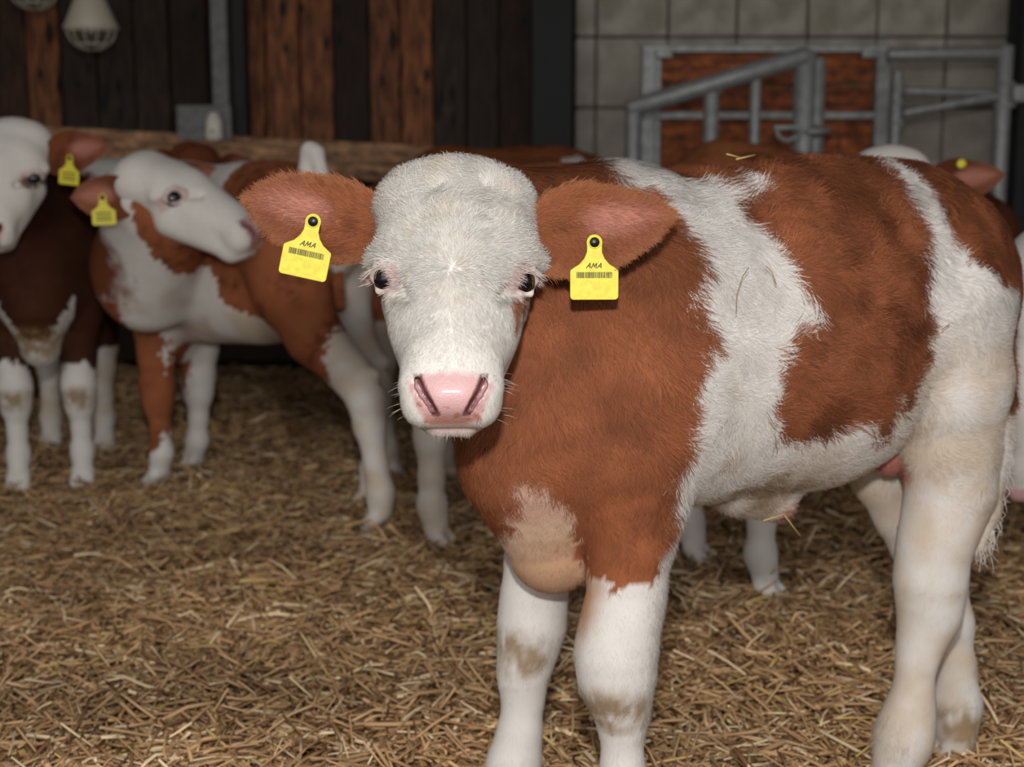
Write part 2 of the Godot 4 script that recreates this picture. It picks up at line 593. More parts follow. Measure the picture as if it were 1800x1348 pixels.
# An ear: a cupped leaf from base to tip in the head's own axes; top and low are its half-widths along the way.
func ear(base: Vector3, tip: Vector3, up: Vector3, out: Vector3, top: Array, low: Array, cup: float, fine: int) -> Array:
	var vs := PackedVector3Array()
	var ix := PackedInt32Array()
	var uv := PackedVector2Array()
	var across := fine
	var along := fine * 2
	for sheet in 2:
		for i in along + 1:
			var t := float(i) / along
			var k := t * (top.size() - 1)
			var k0 := mini(int(k), top.size() - 2)
			var hi := lerpf(top[k0], top[k0 + 1], smoothstep(0.0, 1.0, k - k0) * 0.4 + (k - k0) * 0.6)
			var lo := lerpf(low[k0], low[k0 + 1], smoothstep(0.0, 1.0, k - k0) * 0.4 + (k - k0) * 0.6)
			for j in across + 1:
				var s := -1.0 + 2.0 * j / across
				var y := hi * s if s > 0.0 else lo * s
				var deep := cup * (1.0 - s * s) * sin(PI * clampf(t * 0.9 + 0.12, 0.0, 1.0))
				var curl := cup * 0.5 * pow(maxf(s, 0.0), 3.0)
				var thick := 5.0 * sqrt(maxf(0.0, 1.0 - s * s)) * (1.0 - pow(t, 6.0))
				vs.append((base.lerp(tip, t) + up * y + out * (-deep - curl * 0.0 + (thick if sheet == 0 else -thick))) * U)
				uv.append(Vector2(t, s))
		var b := sheet * (along + 1) * (across + 1)
		for i in along:
			for j in across:
				var a := b + i * (across + 1) + j
				var q := [a, a + 1, a + across + 2, a + across + 1]
				if (tip - base).cross(up).dot(out) * (1.0 if sheet == 0 else -1.0) < 0.0:
					ix.append_array(PackedInt32Array([q[0], q[2], q[1], q[0], q[3], q[2]]))
				else:
					ix.append_array(PackedInt32Array([q[0], q[1], q[2], q[0], q[2], q[3]]))
	var ns := PackedVector3Array()
	ns.resize(vs.size())
	ns.fill(Vector3.ZERO)
	for t in ix.size() / 3:
		var n := (vs[ix[t * 3 + 2]] - vs[ix[t * 3]]).cross(vs[ix[t * 3 + 1]] - vs[ix[t * 3]])
		for e in 3:
			ns[ix[t * 3 + e]] += n
	for i in ns.size():
		ns[i] = ns[i].normalized()
	return [vs, ns, ix, uv]

# ---------------------------------------------------------------- putting a calf together
func turn_head(at: Vector3, facing: Vector3, roll := 0.0) -> Transform3D:
	var z := facing.normalized()
	var x := Vector3.UP.cross(z).normalized()
	var y := z.cross(x)
	return Transform3D(Basis(x, y, z).rotated(z, roll), at)

func head_point(k: Calf, x: float, y: float, z: float) -> Vector3:
	return k.head * (Vector3(x, y, z) * U * k.head_size)

# the usual trunk, neck and legs; feet says how far each foot stands ahead of its place: left fore, right fore, left hind, right hind
func usual_shape(k: Calf, feet: Array, reach := 0.0) -> void:
	trunk(k)
	for s in 2:
		var l := 1.0 if s == 0 else -1.0
		var d: float = feet[s]
		limb(k, [[0.17, 0.60, l * 0.085, 0.078], [0.185 + d * lerpf(0.1, 0.6, reach), 0.46, l * 0.085, 0.062], [0.185 + d * lerpf(0.35, 0.9, reach), 0.34, l * 0.082, 0.043], [0.19 + d * lerpf(0.5, 1.0, reach), 0.265, l * 0.08, 0.042], [0.188 + d * lerpf(0.55, 1.0, reach), 0.22, l * 0.08, 0.036], [0.182 + d * lerpf(0.75, 1.0, reach), 0.15, l * 0.08, 0.023], [0.182 + d * lerpf(0.9, 1.0, reach), 0.09, l * 0.08, 0.028], [0.192 + d, 0.05, l * 0.08, 0.026]])
		hoof(k, 0.192 + d, l * 0.08, 0.0)
		d = feet[s + 2]
		limb(k, [[-0.26, 0.65, l * 0.07, 0.125], [-0.26 + d * 0.15, 0.53, l * 0.085, 0.088], [-0.275 + d * 0.35, 0.43, l * 0.085, 0.064], [-0.315 + d * 0.6, 0.35, l * 0.08, 0.047], [-0.33 + d * 0.7, 0.30, l * 0.08, 0.041], [-0.325 + d * 0.75, 0.24, l * 0.08, 0.034], [-0.31 + d * 0.87, 0.15, l * 0.08, 0.025], [-0.30 + d * 0.95, 0.09, l * 0.08, 0.030], [-0.285 + d, 0.05, l * 0.08, 0.028]])
		k.prims.append([-0.34 + d * 0.65, 0.345, l * 0.08, -0.365 + d * 0.65, 0.355, l * 0.08, 0.024, 0.018, 0.015, 1.0])
		hoof(k, -0.285 + d, l * 0.08, 0.0)

func trunk(k: Calf) -> void:
	k.prims.append_array([
		[0.14, 0.612, 0, -0.10, 0.617, 0, 0.190, 0.194, 0.05, 1.30], [-0.10, 0.627, 0, -0.26, 0.655, 0, 0.180, 0.148, 0.05, 1.20],
		[-0.25, 0.67, 0, -0.295, 0.665, 0, 0.132, 0.090, 0.04, 1.05], [-0.18, 0.750, 0, -0.325, 0.720, 0, 0.055, 0.045, 0.05, 1.0],
		[0.17, 0.755, 0, -0.20, 0.765, 0, 0.042, 0.042, 0.05, 1.0], [0.15, 0.60, 0, 0.24, 0.55, 0, 0.178, 0.13, 0.05, 1.28],
		[0.275, 0.48, 0, 0.256, 0.385, 0, 0.088, 0.057, 0.05, 1.1], [0.15, 0.655, 0.02, 0.19, 0.52, 0.04, 0.115, 0.10, 0.04, 1.0], [0.15, 0.655, -0.02, 0.19, 0.52, -0.04, 0.115, 0.10, 0.04, 1.0],
		[-0.20, 0.745, 0.08, -0.21, 0.735, 0.085, 0.028, 0.028, 0.06, 1.0], [-0.20, 0.745, -0.08, -0.21, 0.735, -0.085, 0.028, 0.028, 0.06, 1.0],
	])

func neck(k: Calf, mid := Vector3.ZERO) -> void:  # from the shoulders to the back of the head
	var b := k.loc(head_point(k, 4, 20, -150))
	var t := k.loc(head_point(k, 4, 110, -190))
	if mid == Vector3.ZERO:
		k.prims.append([0.15, 0.66, -0.03, b.x, b.y, b.z - 0.015, 0.15, 0.072, 0.05, 1.6])
		k.prims.append([0.17, 0.755, 0, t.x, t.y, t.z, 0.05, 0.062, 0.06, 1.0])
	else:
		k.prims.append([0.16, 0.66, 0, mid.x, mid.y, mid.z, 0.15, 0.11, 0.06, 1.1])
		k.prims.append([mid.x, mid.y, mid.z, b.x, b.y, b.z, 0.11, 0.085, 0.06, 1.0])
		k.prims.append([mid.x, mid.y + 0.05, mid.z, t.x, t.y, t.z, 0.08, 0.065, 0.06, 1.0])

func append(all: Array, vs: PackedVector3Array, ns: PackedVector3Array, ix: PackedInt32Array, cs: PackedColorArray) -> void:
	var first: int = all[0].size()
	all[0].append_array(vs)
	all[1].append_array(ns)
	all[3].append_array(cs)
	var moved := ix.duplicate()
	for i in moved.size():
		moved[i] += first
	all[2].append_array(moved)

const EAR_L := [[-130, 88, -112], [-374, 144, -105], [30, 68, 74, 74, 70, 60, 42, 0], [48, 70, 80, 82, 74, 62, 40, 0]]
const EAR_R := [[132, 86, -84], [394, 112, -40], [26, 60, 74, 74, 62, 50, 32, 0], [60, 88, 96, 94, 84, 66, 42, 0]]

func build_calf(k: Calf, root: Node3D, cell: float, head_cell: float, furry: bool, ears := [EAR_L, EAR_R], ear_out := [Vector3(0.1, 0.25, 1), Vector3(-0.1, 0.25, 1)]) -> void:
	paint_map(k)
	var all := [PackedVector3Array(), PackedVector3Array(), PackedInt32Array(), PackedColorArray()]
	var bf := body_field(k, cell)
	bf.surface()
	var cs := PackedColorArray()
	for p in bf.verts:
		cs.append(coat_color(k, p))
	append(all, bf.verts, bf.norms, bf.index, cs)
	# the head
	var hf := head_field(head_cell)
	hf.surface()
	var hv := PackedVector3Array()
	var hn := PackedVector3Array()
	cs = PackedColorArray()
	for i in hf.verts.size():
		hv.append(k.head * (hf.verts[i] * k.head_size))
		hn.append(k.head.basis * hf.norms[i])
		cs.append(head_color(k, hf.verts[i] / U))
	var skin := PackedInt32Array()
	var nose := PackedInt32Array()
	for t in hf.index.size() / 3:
		var m := Vector3.ZERO
		for e in 3:
			m += hf.verts[hf.index[t * 3 + e]] / U / 3.0
		var pad := pow(absf(m.x + 6.0) / lerpf(46.0, 74.0, clampf((m.y + 246.0) / 80.0, 0.0, 1.0)), 3.0) + pow(absf(m.y + 205.0) / 48.0, 3.0)
		var into := nose if pad < 1.0 and m.z > 60.0 else skin
		for e in 3:
			into.append(hf.index[t * 3 + e])
	append(all, hv, hn, skin, cs)
	# the ears
	var ear_sets := []
	for s in 2:
		var e: Array = ears[s]
		var base := Vector3(e[0][0], e[0][1], e[0][2])
		var tip := Vector3(e[1][0], e[1][1], e[1][2])
		var along := (tip - base).normalized()
		var out: Vector3 = ear_out[s]
		out = (out - along * out.dot(along)).normalized()
		var up := out.cross(along).normalized()
		if up.y < 0.0:
			up = -up
		var a := ear(base, tip, up, out, e[2], e[3], 26.0, 14 if furry else 8)
		var ev := PackedVector3Array()
		var en := PackedVector3Array()
		var ec := PackedColorArray()
		for i in a[0].size():
			ev.append(k.head * (a[0][i] * k.head_size))
			en.append(k.head.basis * a[1][i])
			var uv: Vector2 = a[3][i]
			var c := (k.ear_brown if k.ear_brown.r > 0.0 else k.brown).lerp(k.dark, clampf(noise.get_noise_3d(ev[i].x * 30, ev[i].y * 30, ev[i].z * 30), 0.0, 0.5))
			if i < a[0].size() / 2:
				var f := clampf(1.25 - Vector2((uv.x - 0.62) / 0.26, (uv.y - 0.12) / 0.42).length(), 0.0, 1.0)
				c = c.lerp(Color(0.50, 0.22, 0.17), clampf(f * 1.6, 0.0, 0.85))
				c = c.lerp(Color(0.36, 0.14, 0.09), clampf((uv.x - 0.4) * 1.2, 0.0, 0.45))
			ec.append(c)
		append(all, ev, en, a[2], ec)
		ear_sets.append([ev, en, a[2], ec, a[3], k.head.basis * along, k.head.basis * out, k.head.basis * up])
	put("body", arrays(all[0], all[1], all[2], all[3]), mats.coat, root, Transform3D(Basis(), -root.position))
	put("nose", arrays(hv, hn, nose, cs), mats.nose, root, Transform3D(Basis(), -root.position))
	for s in [-1.0, 1.0]:
		var ball := SphereMesh.new()
		ball.radius = 28.0 * U * k.head_size
		ball.height = ball.radius * 2.0
		ball.radial_segments = 32
		ball.rings = 16
		put("eye", ball, mats.eye, root, Transform3D(k.head.basis, head_point(k, s * 115.0 + 2.0, -2.0 if s < 0 else -8.0, -8.0) - root.position))
	if furry:
		fur(k, root, bf, hf, hv, hn, cs, ear_sets)

func fur(k: Calf, root: Node3D, bf: Field, hf: Field, hv: PackedVector3Array, hn: PackedVector3Array, hc: PackedColorArray, ear_sets: Array) -> void:
	var coat := Coat.new(6)
	var r := RandomNumberGenerator.new()
	r.seed = 77
	var down := Vector3.DOWN
	# trunk, neck and legs
	for t in bf.index.size() / 3:
		var a := bf.verts[bf.index[t * 3]]
		var b := bf.verts[bf.index[t * 3 + 1]]
		var c := bf.verts[bf.index[t * 3 + 2]]
		var area := (b - a).cross(c - a).length() * 0.5
		var q0 := k.loc(a)
		var dense := 52000.0 if q0.z > -0.05 or q0.y > 0.75 or q0.x > 0.2 else 18000.0
		if q0.y < 0.42:
			dense = 70000.0
		var n_want := area * dense
		var count := int(n_want) + (1 if r.randf() < n_want - int(n_want) else 0)
		for i in count:
			var u := sqrt(r.randf())
			var v := r.randf()
			var p := a * (1.0 - u) + b * (u * (1.0 - v)) + c * (u * v)
			var n := bf.norms[bf.index[t * 3]]
			var q := k.loc(p)
			var leg := smoothstep(0.45, 0.38, q.y) * (1.0 if absf(q.x) > 0.13 else 0.0)
			var chest := smoothstep(0.10, 0.22, q.x)
			var n1 := noise.get_noise_3d(p.x * 16, p.y * 16, p.z * 16)
			var n2 := noise.get_noise_3d(p.x * 7 + 20, p.y * 7, p.z * 7)
			var flow := -k.fwd * lerpf(lerpf(0.8, 0.25, chest), 0.1, leg) + down * lerpf(lerpf(0.45, 0.9, chest), 1.0, leg)
			var brown := is_brown(k, q)
			var swirl := (n1 * 1.5 + n2 * 1.2) * (1.0 - leg) * lerpf(1.0, 0.45, chest)
			flow = flow.rotated(n, swirl)
			var length := lerpf(lerpf(0.021, 0.021, chest), 0.0105, leg) * r.randf_range(0.8, 1.2)
			if q.x > 0.2 and q.y < 0.5:
				length *= 0.75
			if q.x < -0.2:
				length *= 0.7
			var kind := (2 + r.randi() % 2) if (not brown and leg < 0.5 and q.x > -0.15) or n2 > 0.25 else r.randi() % 2
			var col := coat_color(k, p) * (1.0 + (n1 * 0.25 if brown else n1 * 0.07)) * r.randf_range(0.9, 1.12)
			if not brown and leg < 0.5:
				length *= 0.82
				col = col * 1.1
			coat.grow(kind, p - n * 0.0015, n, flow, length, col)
	# face and poll
	var inv := k.head.affine_inverse()
	for t in hf.index.size() / 3:
		var i0 := hf.index[t * 3]
		var q := hf.verts[i0] / U
		if q.z < -235.0:
			continue
		var pad := pow(absf(q.x + 6.0) / lerpf(50.0, 78.0, clampf((q.y + 246.0) / 80.0, 0.0, 1.0)), 3.0) + pow(absf(q.y + 203.0) / 50.0, 3.0)
		if pad < 1.0 and q.z > 60.0:
			continue
		if q.y < -238.0 and q.y > -256.0 and q.z > 84.0 and absf(q.x + 5.0) < 36.0:
			continue
		var eye := minf(Vector3(q.x + 116, q.y + 4, q.z + 4).length(), Vector3(q.x - 120, q.y + 8, q.z + 4).length())
		if eye < 38.0:
			continue
		var a := hv[i0]
		var b := hv[hf.index[t * 3 + 1]]
		var c := hv[hf.index[t * 3 + 2]]
		var area := (b - a).cross(c - a).length() * 0.5
		var n_want := area * (190000.0 if q.y < 60.0 else 130000.0)
		var count := int(n_want) + (1 if r.randf() < n_want - int(n_want) else 0)
		for i in count:
			var u := sqrt(r.randf())
			var v := r.randf()
			var p := a * (1.0 - u) + b * (u * (1.0 - v)) + c * (u * v)
			var n := hn[i0]
			var from := Vector2(q.x + 2.0, q.y - 18.0)
			var dir2 := from.normalized()
			if q.y < 0.0:
				dir2 = dir2.lerp(Vector2(signf(q.x) * 0.25, -1.0), clampf(-q.y / 60.0, 0.0, 0.8))
			var n1 := noise.get_noise_3d(p.x * 40, p.y * 40, p.z * 40)
			var high := smoothstep(70.0, 150.0, q.y)
			dir2 = dir2.rotated(n1 * lerpf(0.5, 1.5, high))
			if high > 0.0 and absf(q.x - 20.0) < 70.0 and q.z > -140.0:
				dir2 = dir2.lerp(Vector2(sin(q.y * 0.06), cos(q.x * 0.07) * 0.8), high * 0.7)
			var flow := k.head.basis * Vector3(dir2.x, dir2.y, -0.2 if q.z < 0.0 else 0.05)
			var length := lerpf(0.0105, 0.017, high)
			if q.y < 0.0:
				length = lerpf(0.0085, 0.0042, clampf(-q.y / 150.0, 0.0, 1.0))
			if absf(q.x) > 110.0 and q.y > 0.0:
				length = maxf(length, 0.012)
			length *= r.randf_range(0.8, 1.2)
			var col := hc[i0] * r.randf_range(0.86, 1.1) * (1.0 + n1 * 0.06)
			col = col.lerp(Color(0.55, 0.43, 0.29), clampf(n1 * 0.9 - 0.1, 0.0, 0.35) if q.y > -40.0 else 0.0)
			coat.grow(4 + r.randi() % 2 if high < 0.5 else 2 + r.randi() % 2, p - n * 0.0006, n, flow, length, col)
	# ears: hair along the leaf, longer at its rim
	for s in ear_sets:
		var ev: PackedVector3Array = s[0]
		var half := ev.size() / 2
		for t in s[2].size() / 3:
			var i0: int = s[2][t * 3]
			var i1: int = s[2][t * 3 + 1]
			var i2: int = s[2][t * 3 + 2]
			var uv: Vector2 = s[4][i0]
			var area := (ev[i1] - ev[i0]).cross(ev[i2] - ev[i0]).length() * 0.5
			var bare := 0.0
			if i0 < half:
				bare = clampf(1.2 - Vector2((uv.x - 0.62) / 0.24, (uv.y - 0.15) / 0.42).length(), 0.0, 1.0)
			var n_want := area * 110000.0 * (1.0 - 0.8 * bare) + (0.5 if absf(uv.y) > 0.85 or uv.x > 0.93 else 0.0)
			var count := int(n_want) + (1 if r.randf() < n_want - int(n_want) else 0)
			for i in count:
				var u := sqrt(r.randf())
				var v := r.randf()
				var p := ev[i0] * (1.0 - u) + ev[i1] * (u * (1.0 - v)) + ev[i2] * (u * v)
				var n: Vector3 = s[1][i0]
				var flow: Vector3 = s[5] * 0.8 + s[7] * (uv.y * 0.9 - 0.15) + Vector3.DOWN * 0.15
				var col: Color = s[3][i0] * r.randf_range(0.85, 1.25)
				if absf(uv.y) > 0.8 or uv.x > 0.9:
					col = col.lerp(Color(0.40, 0.17, 0.08), 0.5)
				coat.grow(4 + r.randi() % 2, p - n * 0.0006, n, flow, (0.0075 if absf(uv.y) > 0.8 or uv.x > 0.9 else 0.0095) * r.randf_range(0.7, 1.25), col)
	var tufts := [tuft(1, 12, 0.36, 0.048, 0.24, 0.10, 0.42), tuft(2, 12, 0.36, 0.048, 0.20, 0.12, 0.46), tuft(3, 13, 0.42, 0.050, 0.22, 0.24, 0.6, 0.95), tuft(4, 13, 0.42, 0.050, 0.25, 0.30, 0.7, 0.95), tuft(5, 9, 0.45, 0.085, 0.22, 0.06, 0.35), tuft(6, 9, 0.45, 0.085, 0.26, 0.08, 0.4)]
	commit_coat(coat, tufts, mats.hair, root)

func strand(st: SurfaceTool, pts: Array, width: float, tip := 0.15) -> void:
	var radii := []
	for i in pts.size():
		radii.append(lerpf(width, width * tip, float(i) / (pts.size() - 1)))
	tube(st, pts, radii, 4)

func lashes_and_whiskers(k: Calf, root: Node3D) -> void:
	var r := RandomNumberGenerator.new()
	r.seed = 5
	for s in [-1.0, 1.0]:
		var st := begin()
		for i in 34:
			var t := r.randf()
			var a := Vector3(s * lerpf(120, 144, t) + 2, lerpf(25, 12, t * t) - (0.0 if s < 0 else 6.0), lerpf(10, -18, t))
			var out := Vector3(s * lerpf(0.7, 1.0, t), -0.25 - r.randf() * 0.6, 0.35 - t * 0.3).normalized() * r.randf_range(20, 32)
			var p := []
			for j in 4:
				var f := j / 3.0
				p.append(head_point(k, a.x + out.x * f, a.y + out.y * f - 6.0 * f * f + 5.0 * f, a.z + out.z * f))
			strand(st, p, 0.00042)
		put("eyelashes", mesh_of(st), mats.white_hair, root, Transform3D(Basis(), -root.position)).set_meta("kind", "stuff")
	var st2 := begin()
	for i in 46:
		var s := -1.0 if r.randf() < 0.6 else 1.0
		var a := Vector3(-5 + s * r.randf_range(70, 92), r.randf_range(-250, -160), r.randf_range(60, 110))
		if i > 26:
			a = Vector3(r.randf_range(-34, 26), r.randf_range(-266, -256), r.randf_range(80, 105))
		var out := Vector3(s * 1.0, r.randf_range(-0.5, 0.1), 0.15)
		var long := r.randf_range(14, 36)
		if i > 26:
			out = Vector3(r.randf_range(-0.7, 0.7), -1, 0.3)
			long = r.randf_range(7, 16)
		out = out.normalized() * long
		var p := []
		for j in 4:
			var f := j / 3.0
			p.append(head_point(k, a.x + out.x * f, a.y + out.y * f - 4.0 * f * f, a.z + out.z * f))
		strand(st2, p, 0.0002)
	put("whiskers", mesh_of(st2), mats.white_hair, root, Transform3D(Basis(), -root.position)).set_meta("kind", "stuff")

func tail_hair(k: Calf, root: Node3D) -> void:  # the curly white switch
	var r := RandomNumberGenerator.new()
	r.seed = 31
	var st := begin()
	var path := [Vector3(-0.38, 0.50, 0.068), Vector3(-0.365, 0.45, 0.08), Vector3(-0.342, 0.38, 0.09), Vector3(-0.324, 0.335, 0.095)]
	for i in 190:
		var t := r.randf() * 2.99
		var a: Vector3 = path[int(t)].lerp(path[int(t) + 1], t - int(t)) + Vector3(r.randf_range(-1, 1), r.randf_range(-1, 1), r.randf_range(-0.4, 1)) * 0.012
		var dir := Vector3(r.randf_range(-0.5, 0.25), -1.0, r.randf_range(-0.2, 0.35)).normalized()
		var side := dir.cross(Vector3(r.randf_range(-1, 1), 0.2, r.randf_range(-1, 1))).normalized()
		var ph := r.randf() * TAU
		var ln := r.randf_range(0.015, 0.042)
		var amp := r.randf_range(0.003, 0.008)
		var pts := []
		for j in 9:
			var f := j / 8.0
			pts.append(k.w(a.x, a.y, a.z) + (k.fwd * dir.x + Vector3.UP * dir.y + k.left * dir.z) * (ln * f) + (k.fwd * side.x + Vector3.UP * side.y + k.left * side.z) * (sin(f * 7.0 + ph) - sin(ph)) * amp * (0.3 + f))
		strand(st, pts, 0.0007, 0.3)
	put("tail_switch", mesh_of(st), mats.white_hair, root, Transform3D(Basis(), -root.position)).set_meta("kind", "stuff")

# ---------------------------------------------------------------- ear tags
func tag_outline() -> PackedVector2Array:  # metres, the stud's hole at the origin
	var half := []
	for i in 9:
		var a := PI * 0.5 - PI * 0.62 * i / 8.0
		half.append(Vector2(cos(a), sin(a)) * 0.0082)
	half.append_array([Vector2(0.0079, -0.010), Vector2(0.0105, -0.0165), Vector2(0.0155, -0.0225), Vector2(0.0215, -0.0262), Vector2(0.0248, -0.0285), Vector2(0.0252, -0.0305)])
	for i in 6:
		var a := -PI * 0.5 * i / 5.0
		half.append(Vector2(0.0252 - 0.004 + cos(a) * 0.004, -0.0555 + sin(a) * 0.004))
	var out := PackedVector2Array()
	for i in range(half.size() - 1, -1, -1):
		out.append(Vector2(half[i].x, half[i].y))
	for i in range(1, half.size()):
		out.append(Vector2(-half[i].x, half[i].y))
	return out

func ear_tag(at: Transform3D, size: float, label: String, detailed: bool) -> void:
	var t := thing("ear_tag", label, "ear tag", Vector3.ZERO, "yellow ear tags")
	t.transform = at.scaled_local(Vector3.ONE * size)
	put("plate", slab(tag_outline(), 0.0017), mats.tag_yellow, t)
	var ring := TorusMesh.new()
	ring.inner_radius = 0.0050
	ring.outer_radius = 0.0068
	ring.rings = 24
	ring.ring_segments = 8
	put("collar", ring, mats.tag_yellow, t, Transform3D(Basis(Vector3.RIGHT, PI / 2), Vector3(0, 0, 0.0012)))
	put("stud", tube_mesh([Vector3(0, 0, -0.007), Vector3(0, 0, 0.0016), Vector3(0, 0, 0.0024)], [0.0050, 0.0052, 0.0040], 16), mats.stud, t)
	if not detailed:
		for y in [-0.0335, -0.041, -0.048]:
			put("print_line", box_mesh(Vector3(0.032, 0.0028, 0.0003), 0.00005), mats.tag_ink, t, Transform3D(Basis(), Vector3(0, y, 0.00095)))
		return
	var r := RandomNumberGenerator.new()
	r.seed = 11
	var st := begin()
	var x := -0.0185
	while x < 0.0185:
		var w := 0.00035 * (1 + r.randi() % 3)
		box(st, Vector3(w, 0.0062, 0.0003), 0.00005, Transform3D(Basis(), Vector3(x + w * 0.5, -0.0338, 0.00092)))
		x += w + 0.00035 * (1 + r.randi() % 2)
	put("barcode", mesh_of(st), mats.tag_ink, t)
	# three slanted capitals, A M A
	var glyphs := [
		[[Vector2(0, 0), Vector2(0.5, 1)], [Vector2(0.5, 1), Vector2(0.8, 0)], [Vector2(0.25, 0.38), Vector2(0.68, 0.38)]],
		[[Vector2(0, 0), Vector2(0.2, 1)], [Vector2(0.2, 1), Vector2(0.5, 0.25)], [Vector2(0.5, 0.25), Vector2(0.85, 1)], [Vector2(0.85, 1), Vector2(0.95, 0)]],
		[[Vector2(0, 0), Vector2(0.5, 1)], [Vector2(0.5, 1), Vector2(0.8, 0)], [Vector2(0.25, 0.38), Vector2(0.68, 0.38)]],
	]
	var left_ := -0.0085
	for g in glyphs.size():
		var sl := begin()
		for s in glyphs[g]:
			var a: Vector2 = Vector2(s[0].x + s[0].y * 0.3, s[0].y) * 0.0050 + Vector2(left_, -0.0265)
			var b: Vector2 = Vector2(s[1].x + s[1].y * 0.3, s[1].y) * 0.0050 + Vector2(left_, -0.0265)
			var d: Vector2 = b - a
			box(sl, Vector3(d.length() + 0.0006, 0.0009, 0.0003), 0.00005, Transform3D(Basis(Vector3(0, 0, 1), d.angle()), Vector3((a.x + b.x) * 0.5, (a.y + b.y) * 0.5, 0.00092)))
		put("letter", mesh_of(sl), mats.tag_ink, t)
		left_ += 0.0052 if g != 1 else 0.0062

# ---------------------------------------------------------------- surfaces
func wood_image(seed_: int, knots: int) -> ImageTexture:  # grain along y, some knots; mid grey-brown, tinted by each board
	var im := Image.create(128, 512, false, Image.FORMAT_RGB8)
	var r := RandomNumberGenerator.new()
	r.seed = seed_
	var nz := FastNoiseLite.new()
	nz.seed = seed_
	nz.frequency = 1.0
	var spots := []
	for i in knots:
		spots.append([Vector2(r.randf_range(15, 113), r.randf_range(20, 490)), r.randf_range(5, 11)])
	for y in 512:
		for x in 128:
			var px := float(x)
			var dark := 0.0
			for s in spots:
				var d: Vector2 = Vector2(x, y) - s[0]
				d.y *= 0.55
				var e: float = d.length() / s[1]
				px += d.x * 1.2 * exp(-e * e * 0.35)
				dark = maxf(dark, clampf(1.5 - e, 0.0, 1.0))
			var g := nz.get_noise_2d(px * 0.11, y * 0.006) * 0.28 + nz.get_noise_2d(px * 0.35, y * 0.015 + 40.0) * 0.14 + nz.get_noise_2d(x * 0.03, y * 0.012 + 90.0) * 0.35
			var v := clampf(0.72 + g, 0.15, 1.0) * (1.0 - 0.8 * dark)
			im.set_pixel(x, y, Color(v, v * lerpf(0.96, 1.0, v), v * lerpf(0.9, 1.0, v)))
	return ImageTexture.create_from_image(im)

func noise_tex(freq: float, lo: Color, hi: Color, seed_: int, octaves := 4) -> ImageTexture:
	var n := FastNoiseLite.new()
	n.seed = seed_
	n.frequency = freq
	n.fractal_octaves = octaves
	var im := Image.create(256, 256, false, Image.FORMAT_RGB8)
	for y in 256:
		for x in 256:
			# blended at the seam so that it repeats
			var fx := x / 256.0
			var fy := y / 256.0
			var v := lerpf(lerpf(n.get_noise_2d(x, y), n.get_noise_2d(x - 256, y), fx), lerpf(n.get_noise_2d(x, y - 256), n.get_noise_2d(x - 256, y - 256), fx), fy)
			im.set_pixel(x, y, lo.lerp(hi, clampf(v * 1.4 + 0.5, 0.0, 1.0)))
	return ImageTexture.create_from_image(im)

